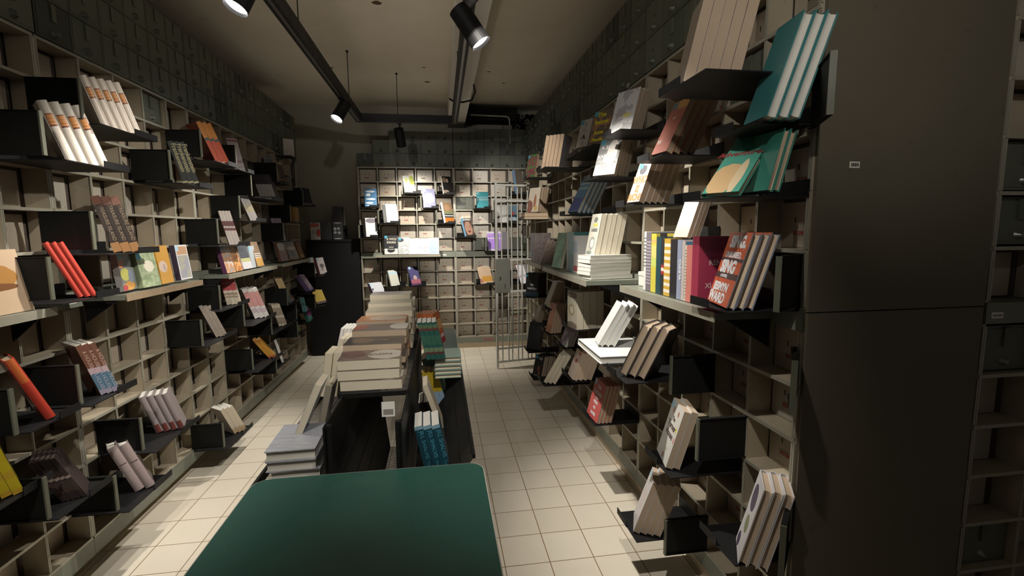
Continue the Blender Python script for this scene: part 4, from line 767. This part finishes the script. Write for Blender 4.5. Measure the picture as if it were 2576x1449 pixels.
# ---------------------------------------------------------------- flat books
def flat(key, label, x, yfar, ztop, L, w, t, base, pages='tan', rot=0, grp=None, text=(), hard=False, tilt=0, **kw):
    """book lying flat, fore-edge toward the camera, its length along X"""
    ck = (key, round(L, 3), round(w, 3), round(t, 4))
    if ck not in COV:
        cm, q = bookmesh(w, L, t, hard, cover(key, L, w, t, base, **kw)); COV[ck] = (cm, q.mesh('book_pages', PAPER[pages]))
    cm, pm = COV[ck]
    b = Matrix(((0, 0, 1, 0), (-1, 0, 0, 0), (0, -1, 0, 0), (0, 0, 0, 1)))
    mw = Matrix.Translation((x, yfar, ztop)) @ Matrix.Rotation(rot, 4, 'Z') @ Matrix.Rotation(tilt, 4, 'Y') @ b
    return oneroot(key, label, mw, cm, pm, grp, text, (w, L, t), hard)
def pos(i, n): return 'topmost' if i == 0 else 'lowest' if i == n-1 else ('second', 'third', 'fourth', 'fifth', 'sixth')[i-1]+' from top'
# white pile under the cream books on the deep right ledge
for i in range(6):
    flat('pile_white', '%s of six white flat books on the deep right ledge' % pos(i, 6), .765+random.uniform(-.006, .006), 2.590, ZS+.0218*(6-i), .262, .14, .0212, (.72, .71, .65), 'white', .20+random.uniform(-.03, .03), 'white flat pile on the deep right ledge', wrap=1)
# single white flat book under the leaning white hardcovers, on a tray of its own
zb = min(corners('R28')[1], .93)
flat('flat_white', 'large white book lying flat below leaning white hardcovers, right wall', .74, 2.50, zb-.001, .30, .40, .034, (.78, .79, .78), 'white', -.02, hard=True)
t = thing('display_bracket', 'black tray under the large flat white book, right wall', 'bracket', wallM('R', 0, zb-.037), 'black display brackets hooked into the lockers')
q = MB(); q.box((-2.55, -.33, -.004), (-2.08, -.002, 0)); ob('tray', q.mesh('bracket_tray', M['black']), t)
q = MB(); q.box((-2.55, -.008, 0), (-2.08, -.003, .05)); ob('hook_plate', q.mesh('bracket_hook', M['black']), t)
dr = ob('open_door', OPEN[1], RB[0], (-2.068-(-YN-BW), -.004, .850))
dr = ob('open_door', OPEN[0], RB[0], (BW-.03, -.004, .985)); dr.rotation_euler = (0, 0, math.radians(52))
# two tan books under the dancing-figure books
z0 = corners('R0')[1]
for i in range(2):
    flat('flat_oak', '%s of two tan flat books under the dancing-figure books' % ('upper', 'lower')[i], .79, 4.66, z0-.001-.031*i, .235, .19, .0305, (.52, .38, .22), 'tan', .0, 'tan flat books under the dancing-figure books', hard=True)
t = thing('display_bracket', 'black tray holding the tan flat books above the gate top', 'bracket', wallM('R', 0, z0-.0635), 'black display brackets hooked into the lockers')
q = MB(); q.box((-4.68, -.30, -.004), (-4.42, -.002, 0)); ob('tray', q.mesh('bracket_tray', M['black']), t)
q = MB(); q.box((-4.68, -.303, -.004), (-4.55, -.30, .022)); ob('front_lip', q.mesh('bracket_lip', M['black']), t)
# ---------------------------------------------------------------- centre rack
rk = thing('wire_display_rack', 'long black wire book rack running down the middle aisle', 'rack', Matrix.Translation((-.15, 1.52, 0)))
RX, RY = -.15, 1.52
def R_(v): return (v[0]-RX, v[1]-RY, v[2])
def wires(name, a, ub, vb, nu, nv, r=.0016, rv=.0026):
    """mesh panel: a corner, two edge vectors; nu wires along u spaced over v, nv cross wires"""
    q = MB(); a = Vector(R_(a)); u = Vector(ub); v = Vector(vb)
    for i in range(nu+1): q.tube(a+v*(i/nu), a+v*(i/nu)+u, r, 4)
    for i in range(nv+1): q.tube(a+u*(i/nv), a+u*(i/nv)+v, rv, 4)
    return ob(name, q.mesh(name, M['wire']), rk)
YA, YE2 = 1.52, 2.76
wires('right_tray', (-.14, YA, .452), (.232, 0, .298), (0, YE2-YA, 0), 124, 5)
wires('basket_side', (-.385, YA+.01, .742), (.055, 0, -.50), (0, YE2-YA-.02, 0), 118, 5)
wires('basket_side', (-.155, YA+.01, .50), (-.045, 0, -.258), (0, YE2-YA-.02, 0), 118, 3)
wires('basket_floor', (-.33, YA+.01, .24), (.13, 0, 0), (0, YE2-YA-.02, 0), 118, 2)
wires('top_shelf', (-.40, 1.84, .888), (.26, 0, 0), (0, 1.21, 0), 100, 3)
wires('left_tray', (-.665, YA, .610), (.275, 0, 0), (0, YE2-YA, 0), 110, 3)
def rbox(name, a, b, mat='wire'):
    q = MB(); q.box(R_(a), R_(b)); return ob(name, q.mesh(name, M[mat]), rk)
rbox('back_board', (-.148, YA, .46), (-.142, YE2+.25, .884), 'black'); rbox('back_board', (-.390, YA, .742), (-.384, YE2+.25, .884), 'black')
rbox('shelf_rim', (-.406, 1.83, .876), (-.396, 3.06, .890)); rbox('shelf_rim', (-.146, 1.83, .876), (-.136, 3.06, .890)); rbox('shelf_rim', (-.406, 1.825, .872), (-.136, 1.835, .890))
rbox('tray_rim', (.086, YA, .742), (.096, YE2, .756)); rbox('tray_rim', (-.670, YA, .606), (-.660, YE2, .640))
for x in (-.378, -.155):
    for y in (YA+.02, 2.72): rbox('leg', (x-.010, y-.010, 0), (x+.010, y+.010, .884))
for x0, x1, z in ((-.66, -.38, .598), (-.14, .09, .44)):
    for y in (YA+.02, 2.72): rbox('brace', (x0, y-.006, z), (x1, y+.006, z+.012))
q = MB(); q.box((0, 0, 0), (.05, .0015, .06)); q.box((.006, -.0005, .008), (.044, 0, .03), 1)
pt = ob('price_ticket', q.mesh('price_ticket', [M['white'], M['conduit']]), rk, R_((-.245, 1.823, .79)))
# flat piles on the top shelf, nearest first
piles = [(3, 1.012, .043, .235, (.20, .15, .12), 'cream', 'brown and white wrapped novel', dict(blobs=((.5, .75, .5, .3, (.52, .49, .43)), (.4, .2, .4, .2, (.12, .05, .06))), wrap=1)),
         (5, 1.036, .031, .24, (.10, .085, .075), 'tan', 'dark cloudy wrapped book', dict(blobs=((.5, .3, .3, .2, (.20, .14, .09)), ), wrap=1)),
         (5, 1.062, .034, .242, (.22, .18, .16), 'tan', 'white-ended brown wrapped book', dict(blobs=((.4, .9, .5, .25, (.62, .58, .52)), (.5, .1, .4, .15, (.34, .12, .08))), wrap=1)),
         (5, 1.074, .035, .235, (.50, .22, .10), 'tan', 'orange-edged wrapped book', dict(blobs=((.5, .6, .4, .4, (.48, .40, .32)), ), wrap=1)),
         (6, 1.092, .033, .24, (.46, .42, .32), 'cream', 'cream wrapped paperback', dict(wrap=1)),
         (6, 1.112, .036, .238, (.48, .45, .35), 'cream', 'pale straw paperback', dict(wrap=1)),
         (7, 1.138, .034, .235, (.46, .42, .38), 'cream', 'grey-covered cream-paged book', dict(blobs=((.5, .5, .3, .3, (.3, .26, .26)), )))]
ORDP = ('nearest', 'second', 'third', 'fourth', 'fifth', 'sixth', 'farthest')
for k_, (n, zt, t_, L, base, pg, desc, kw) in enumerate(piles):
    hh = (zt-.8905)/n
    for i in range(n):
        tx = [('v', 'NOVEL', .036, .42, .62, (.16, .13, .11), .0006)] if (k_, i) == (0, 0) else [('v', 'EDITE', .026, .45, .6, (.28, .25, .23), .0006)] if (k_, i) == (1, 0) else ()
        flat('top_pile_%d' % k_, '%s, %s in the %s pile on the wire rack' % (desc, pos(i, n), ORDP[k_]), -.415+random.uniform(-.008, .012)+(.012*i/n if k_ == 0 else 0), 2.005+.168*k_+random.uniform(-.006, .006), zt-hh*i, L, .152, hh*.975, base, pg, random.uniform(-.035, .035),
             '%s pile of flat books on the wire rack' % ORDP[k_], tx, **kw)
# second, lower file of books peeping out on the right of the piles
for k_ in range(5):
    for i in range(3):
        flat('side_pile_%d' % k_, '%s white-edged book beside the %s pile, wire rack' % (('upper', 'middle', 'lower')[i], ORDP[k_+1]), -.178, 2.06+.168*k_, .985-.031*i, .0 or .045, .14, .030, (.55, .52, .48) if k_ != 2 else (.5, .24, .06), 'white', 0, 'slim books tucked beside the flat piles') if False else None
# grey hardback pile with a cream book on top, on the left tray
zt = .765
for i in range(4):
    flat('grey_pile', 'grey rounded hardback, %s of the four at rack\'s near left corner' % pos(i, 4), -.620+.004*i, 1.875, zt-.0372*i, .165, .24, .0368, (.44, .45, .50) if True else 0, 'grey', .03+random.uniform(-.02, .02), 'grey hardbacks at the rack\'s near left corner', hard=True, wrap=1)
# pile of five sea-green books in the right tray under the gilt-banded spines
for i in range(5):
    flat('green_pile', 'cream-edged sea-green book, %s of five flat in right tray' % pos(i, 5), -.05, 2.60, .862-.0222*i, .138, .20, .0218, (.26, .40, .34), 'cream', .0, 'sea-green flat books in the rack\'s right tray', hard=True)
# ---------------------------------------------------------------- green tables
def rrect(x0, y0, x1, y1, r, n=8):
    out = []
    for cx_, cy_, a in ((x1-r, y1-r, 0), (x0+r, y1-r, PI/2), (x0+r, y0+r, PI), (x1-r, y0+r, 1.5*PI)):
        out += [(cx_+r*math.cos(a+PI/2*i/n), cy_+r*math.sin(a+PI/2*i/n)) for i in range(n+1)]
    return out
def table(label, x0, y0, x1, y1, z):
    t = thing('green_table', label, 'table', Matrix.Translation(((x0+x1)/2, (y0+y1)/2, 0)), 'green tables at the rack ends')
    hx, hy = (x1-x0)/2, (y1-y0)/2
    q = MB(); q.prism(rrect(-hx+.003, -hy+.003, hx-.003, hy-.003, .047), z-.022, z); ob('tabletop', q.mesh('tabletop', M['tablegreen']), t)
    a = rrect(-hx, -hy, hx, hy, .05); b = rrect(-hx+.0032, -hy+.0032, hx-.0032, hy-.0032, .0468); q = MB(); n = len(a)
    for i in range(n):
        j = (i+1) % n
        for (p, zz) in (((a, a, ), (z-.024, z-.001)), ): q.poly([(*a[i], z-.024), (*a[j], z-.024), (*a[j], z-.001), (*a[i], z-.001)])
        q.poly([(*a[i], z-.001), (*a[j], z-.001), (*b[j], z-.001), (*b[i], z-.001)]); q.poly([(*b[i], z-.024), (*b[j], z-.024), (*a[j], z-.024), (*a[i], z-.024)])
    ob('edge_band', q.mesh('edge_band', M['tabletrim']), t)
    q = MB(); q.box((-hx+.06, -hy+.06, z-.09), (hx-.06, hy-.06, z-.023)); ob('apron', q.mesh('apron', M['black']), t)
    for sx in (-1, 1):
        for sy_ in (-1, 1):
            q = MB(); q.tube((sx*(hx-.075), sy_*(hy-.075), 0), (sx*(hx-.075), sy_*(hy-.075), z-.09), .018, 12); ob('leg', q.mesh('leg', M['black']), t)
table('large green round-cornered table in the foreground', -.585, .80, .117, 1.478, .75)
table('small green round-cornered table at the rack\'s far end', -.128, 2.79, .094, 3.70, .75)
# ---------------------------------------------------------------- gate
g = thing('barred_gate', 'pale steel barred gate standing open against the right wall', 'gate', Matrix.Translation((.585, 5.05, 0)) @ Matrix.Rotation(math.atan2(.09, .45), 4, 'Z'))
q = MB(); q.box((-.011, -.011, .012), (.011, .011, 2.028)); ob('post', q.mesh('gate_post', M['gate']), g)
for z in (1.995, 1.83, 1.20, .855, .225, .075):
    q = MB(); q.box((.0112, -.008, z-.010), (.465, .008, z+.010)); ob('rail', q.mesh('gate_rail', M['gate']), g)
for x in (.06, .132, .175, .245, .292, .362, .405, .455):
    for z0_, z1_ in ((1.8405, 1.965), (1.2105, 1.80), (.8655, 1.1895), (.2355, .8445), (.0855, .2145)):
        q = MB(); q.tube((x, 0, z0_), (x, 0, z1_), .0075, 10)
        if z1_ in (1.965, 1.80): q.tube((x, 0, z1_), (x, 0, z1_+.012), .0075, 10, 0, .002)
        ob('bar', q.mesh('gate_bar', M['gate']), g)
q = MB(); q.box((-.014, -.016, .845), (.148, -.0115, 1.212)); q.box((.03, -.0168, .98), (.044, -.016, 1.02), 1); q.box((.085, -.0168, .89), (.093, -.016, .94), 1)
ob('lock_plate', q.mesh('lock_plate', [M['lock'], M['slot']]), g)
q = MB(); q.tube((.037, -.0165, 1.005), (.037, -.019, 1.005), .010, 12); ob('keyhole', q.mesh('keyhole', M['slot']), g)
# ---------------------------------------------------------------- black cabinet in the far left corner, things standing on it
q = MB(); q.box((-1.60, 6.00, 0), (-.992, 6.38, 1.40)); q.box((-1.605, 5.99, 1.40), (-.990, 6.385, 1.428))
tag(ob('black_cabinet', q.mesh('black_cabinet', M['blackbox'])), 'tall plain black cabinet in the far left corner', 'cabinet')
for i in range(6):
    upright('disc_case', 'glossy black disc case, %s of six on cabinet' % (('leftmost', 'second from left', 'third from left', 'fourth from left', 'fifth from left', 'rightmost')[i]), -1.437+.021*i, 6.06, 6.20, 1.428, .215, .0195, (.05, .05, .052), 'dark', grp='disc cases on the black cabinet', wrap=1)
upright('mono_book', 'black and white photo-grid case on the far cabinet', -1.300, 6.06, 6.085, 1.428, .215, .115, (.05, .05, .055), 'dark', blobs=((.25, .6, .16, .09, (.4, .4, .4)), (.6, .62, .14, .09, (.3, .3, .3)), (.25, .4, .16, .08, (.36, .36, .36)), (.65, .38, .16, .08, (.3, .3, .3)), (.5, .05, .4, .03, (.5, .5, .5)), (.5, .93, .4, .04, (.3, .3, .3))), wrap=1)
for i in range(5):
    upright('rear_case', 'dim black case, %s of five, higher at cabinet rear' % ('leftmost', 'second', 'third', 'fourth', 'rightmost')[i], -1.325+.022*i, 6.22, 6.35, 1.60, .235, .021, (.045, .043, .04), 'dark', grp='dim cases at the cabinet rear')
q = MB(); q.box((-1.34, 6.205, 1.429), (-1.19, 6.37, 1.60)); tag(ob('riser_block', q.mesh('riser_block', M['blackbox'])), 'black riser block behind disc cases on the cabinet', 'block')
upright('red_white', 'red and white picture book left on the black cabinet', -1.555, 6.05, 6.08, 1.428, .205, .11, (.62, .58, .52), 'dark', rz=.12, blobs=((.45, .45, .35, .14, (.42, .40, .34)), (.8, .4, .2, .25, (.46, .07, .06)), (.4, .85, .5, .14, (.44, .12, .08))))
tag(ob('cardboard_box', bx((0, 0, 0), (.10, .028, .175), worn('grey_white_card', (.50, .46, .42), (.36, .33, .3), 14, .6)), mw=Matrix.Translation((-1.53, 5.13, 2.27)) @ Matrix.Rotation(.5, 4, 'Z')), 'pale narrow box standing high at left wall\'s far end', 'box')
rg = thing('wire_stand', 'small black wire stand under the pale narrow box, left wall', 'stand', Matrix.Translation((-1.586, 5.06, 1.98)))
for nm, a, b in (('upright_rod', (.02, 0, 0), (.02, 0, .27)), ('upright_rod', (.13, .12, 0), (.13, .12, .27)), ('upright_rod', (.05, .34, 0), (.05, .34, .25)), ('top_rod', (.02, 0, .283), (.13, .12, .283)), ('top_rod', (.13, .12, .27), (.05, .34, .25)), ('lower_rod', (.13, .12, .06), (.05, .34, .06))):
    q = MB(); q.tube(a, b, .006, 8); ob(nm, q.mesh(nm, M['black']), rg)
q = MB(); q.box((.0, -.02, .279), (.15, .15, .2885)); ob('top_plate', q.mesh('top_plate', M['black']), rg)
# ---------------------------------------------------------------- tubes and conduit over the back lockers
tr = thing('tube_rack', 'dark rack of round tube ends above the back-wall lockers', 'rack', Matrix.Translation((.965, 6.05, TOP+.002)))
q = MB(); q.box((-.01, .05, 0), (.70, .26, .008)); q.box((-.01, .24, .008), (.70, .26, .245)); ob('rack_frame', q.mesh('rack_frame', M['blackbox']), tr)
for r_ in range(3):
    for c_ in range(11):
        if r_ == 1 and c_ % 3 == 2 and c_ > 6: continue
        q = MB(); x_, z_ = .025+.062*c_, .036+.066*r_
        for k_ in range(14):
            a0, a1 = 2*PI*k_/14, 2*PI*(k_+1)/14
            for (ra, ya, rb, yb) in ((.028, 0, .028, .22), (.024, .22, .024, 0), (.028, 0, .024, 0)):
                p = [(x_+ra*math.cos(a0), ya, z_+ra*math.sin(a0)), (x_+ra*math.cos(a1), ya, z_+ra*math.sin(a1)), (x_+rb*math.cos(a1), yb, z_+rb*math.sin(a1)), (x_+rb*math.cos(a0), yb, z_+rb*math.sin(a0))]
                q.poly(p)
        ob('tube', q.mesh('tube', M['black'] if (r_+c_) % 3 else M['conduit']), tr)
q = MB(); pts_ = [(.40, 6.03, 2.935), (.84, 6.03, 2.925), (.865, 6.03, 2.918), (.88, 6.03, 2.90), (.885, 6.03, 2.875), (.89, 6.03, 2.60)]
for a, b in zip(pts_, pts_[1:]): q.tube(a, b, .010, 10)
tag(ob('conduit_pipe', q.mesh('conduit_pipe', M['conduit'])), 'grey conduit pipe bending down over the back lockers', 'pipe')
q = MB(); q.box((.36, 6.12, 2.90), (1.0, 6.36, 3.06)); tag(ob('cable_duct', q.mesh('cable_duct', M['blackbox'])), 'black box duct under the ceiling at the back wall', 'duct')
# ---------------------------------------------------------------- lighting track and spots
TZ = 2.65; XL, XR, YT = -.785, .172, 5.10
tk = thing('lighting_track', 'black U-shaped lighting track hung on rods below the ceiling', 'track', Matrix.Translation((XL, YT, TZ)))
def trk(nm, a, b, mat='black'):
    q = MB(); q.box((a[0]-XL, a[1]-YT, a[2]-TZ), (b[0]-XL, b[1]-YT, b[2]-TZ)); return ob(nm, q.mesh(nm, M[mat]), tk)
trk('left_rail', (XL-.028, -.8, TZ-.035), (XL+.028, YT+.028, TZ+.045)); trk('right_rail', (XR-.028, -.8, TZ-.035), (XR+.028, YT+.028, TZ+.045)); trk('cross_rail', (XL+.0285, YT-.028, TZ-.035), (XR-.0285, YT+.028, TZ+.045))
for x in (XL, XR): trk('rail_groove', (x-.008, -.8, TZ-.0355), (x+.008, YT-.03, TZ-.034), 'steel')
for x, y in ((XL, 3.06), (XL+.01, 4.55), (-.40, YT), (XR-.012, 3.75), (XR-.012, 2.2), (XL, 1.4), (XR-.012, .6)):
    q = MB(); q.tube((x-XL, y-YT, .045), (x-XL, y-YT, CEIL-TZ), .0035, 8); q.tube((x-XL, y-YT, CEIL-TZ-.012), (x-XL, y-YT, CEIL-TZ), .012, 10); ob('hanging_rod', q.mesh('hanging_rod', M['black']), tk)
q = MB(); pp = [(XR-.06, 4.55, 2.72), (XR-.02, 4.53, 2.69), (XR+.06, 4.50, 2.68), (XR+.14, 4.50, 2.70), (XR+.175, 4.52, 2.78), (XR+.165, 4.54, 2.85)]
for a, b in zip(pp, pp[1:]): q.tube(a, b, .008, 8)
tag(ob('power_cable', q.mesh('power_cable', M['black'])), 'black cable looping from the track to the ceiling beam', 'cable')
def spot(label, x, y, aim, watts, ang=72, blend=.85, col=(1, .945, .86), zc=2.47):
    d = (Vector(aim)-Vector((x, y, zc))).normalized()
    t = thing('track_spotlight', label, 'spotlight', Matrix.Translation((x, y, TZ-.0305)), 'black cylinder spotlights on the track')
    o = Vector((0, 0, zc-TZ+.0305)); b = o-d*.09; f_ = o+d*.09
    q = MB(); q.box((-.018, -.045, -.022), (.018, .045, 0)); ob('adapter', q.mesh('adapter', M['black']), t)
    q = MB(); q.tube((0, 0, -.022), tuple(o*.62), .009, 10); q.box((-.012, -.012, o.z*.62-.02), (.012, .012, o.z*.62+.01)); q.tube(tuple(o*.62), tuple(o-d*.03), .010, 10); ob('arm', q.mesh('arm', M['black']), t)
    q = MB(); q.tube(b, f_, .048, 28, caps=False); q.tube(f_-d*.012, b+d*.002, .043, 28, caps=False); q.tube(b, b+d*.004, .048, 28)
    n = 28; qq = d.to_track_quat('Z', 'Y').to_matrix()
    for j in range(n):
        a0, a1 = 2*PI*j/n, 2*PI*(j+1)/n
        e = [f_+qq @ Vector((r_*math.cos(a_), r_*math.sin(a_), 0))-d*dd for r_, a_, dd in ((.048, a0, 0), (.048, a1, 0), (.043, a1, .012), (.043, a0, .012))]
        q.poly(e)
    ob('housing', q.mesh('housing', M['black']), t)
    q = MB(); q.tube(f_-d*.020, f_-d*.014, .0425, 28); ob('lens', q.mesh('lens', M['lens']), t)
    L = bpy.data.lights.new('spot_beam', 'SPOT'); L.energy = watts; L.spot_size = math.radians(ang); L.spot_blend = blend; L.color = col; L.shadow_soft_size = .022
    lo = bpy.data.objects.new('spot_beam', L); COL.objects.link(lo); lo.parent = t
    mw = d.to_track_quat('-Z', 'Y').to_matrix().to_4x4(); mw.translation = f_+d*.004; lo.matrix_local = mw
spot('track spotlight on the left rail near its far corner', XL, 4.20, (-1.45, 3.35, .95), LAMP_W, zc=2.50)
spot('track spotlight on right rail, lens aimed at the right wall', XR-.015, 2.28, (1.07, 2.15, 1.05), LAMP_W*1.15, zc=2.43)
spot('track spotlight cut by the photo\'s top edge, left rail', XL+.01, 2.22, (-1.45, 1.75, .75), LAMP_W*.7, zc=2.50)
spot('straight-hung track spotlight on the cross rail by back wall', -.385, YT, (-.18, 6.0, .95), LAMP_W*1.25, 104, .9)
spot('spotlight on the left rail behind the camera position', XL, .35, (-1.30, 2.4, .3), LAMP_W*.55)
spot('spotlight on the right rail above the green table', XR, .70, (.65, 2.6, .0), LAMP_W*.6)
spot('spotlight on the right rail behind the camera position', XR, -.25, (1.15, 1.25, 2.2), LAMP_W*.3, 50)
spot('spotlight on the right rail aimed across at the left wall', XR, 1.95, (-1.55, 3.0, 1.0), LAMP_W*1.1, 70)
spot('added unseen fill spotlight on the right rail, aimed down the aisle', XR, 1.25, (.70, 5.3, 1.55), LAMP_W*2.6, 30, .7)  # fill lamp added out of view to brighten the gate
spot('added unseen fill spotlight on the left rail, tilted up at the ceiling', XL, .30, (-.35, 2.5, 3.1), 50, 50, 1, zc=2.52)  # uplight added out of view to lift the ceiling brightness
spot('added unseen fill spotlight on the right rail, tilted up at the ceiling', XR, .15, (-.15, 2.6, 3.1), 50, 50, 1, zc=2.52)  # second added uplight, also unseen, for a brighter ceiling
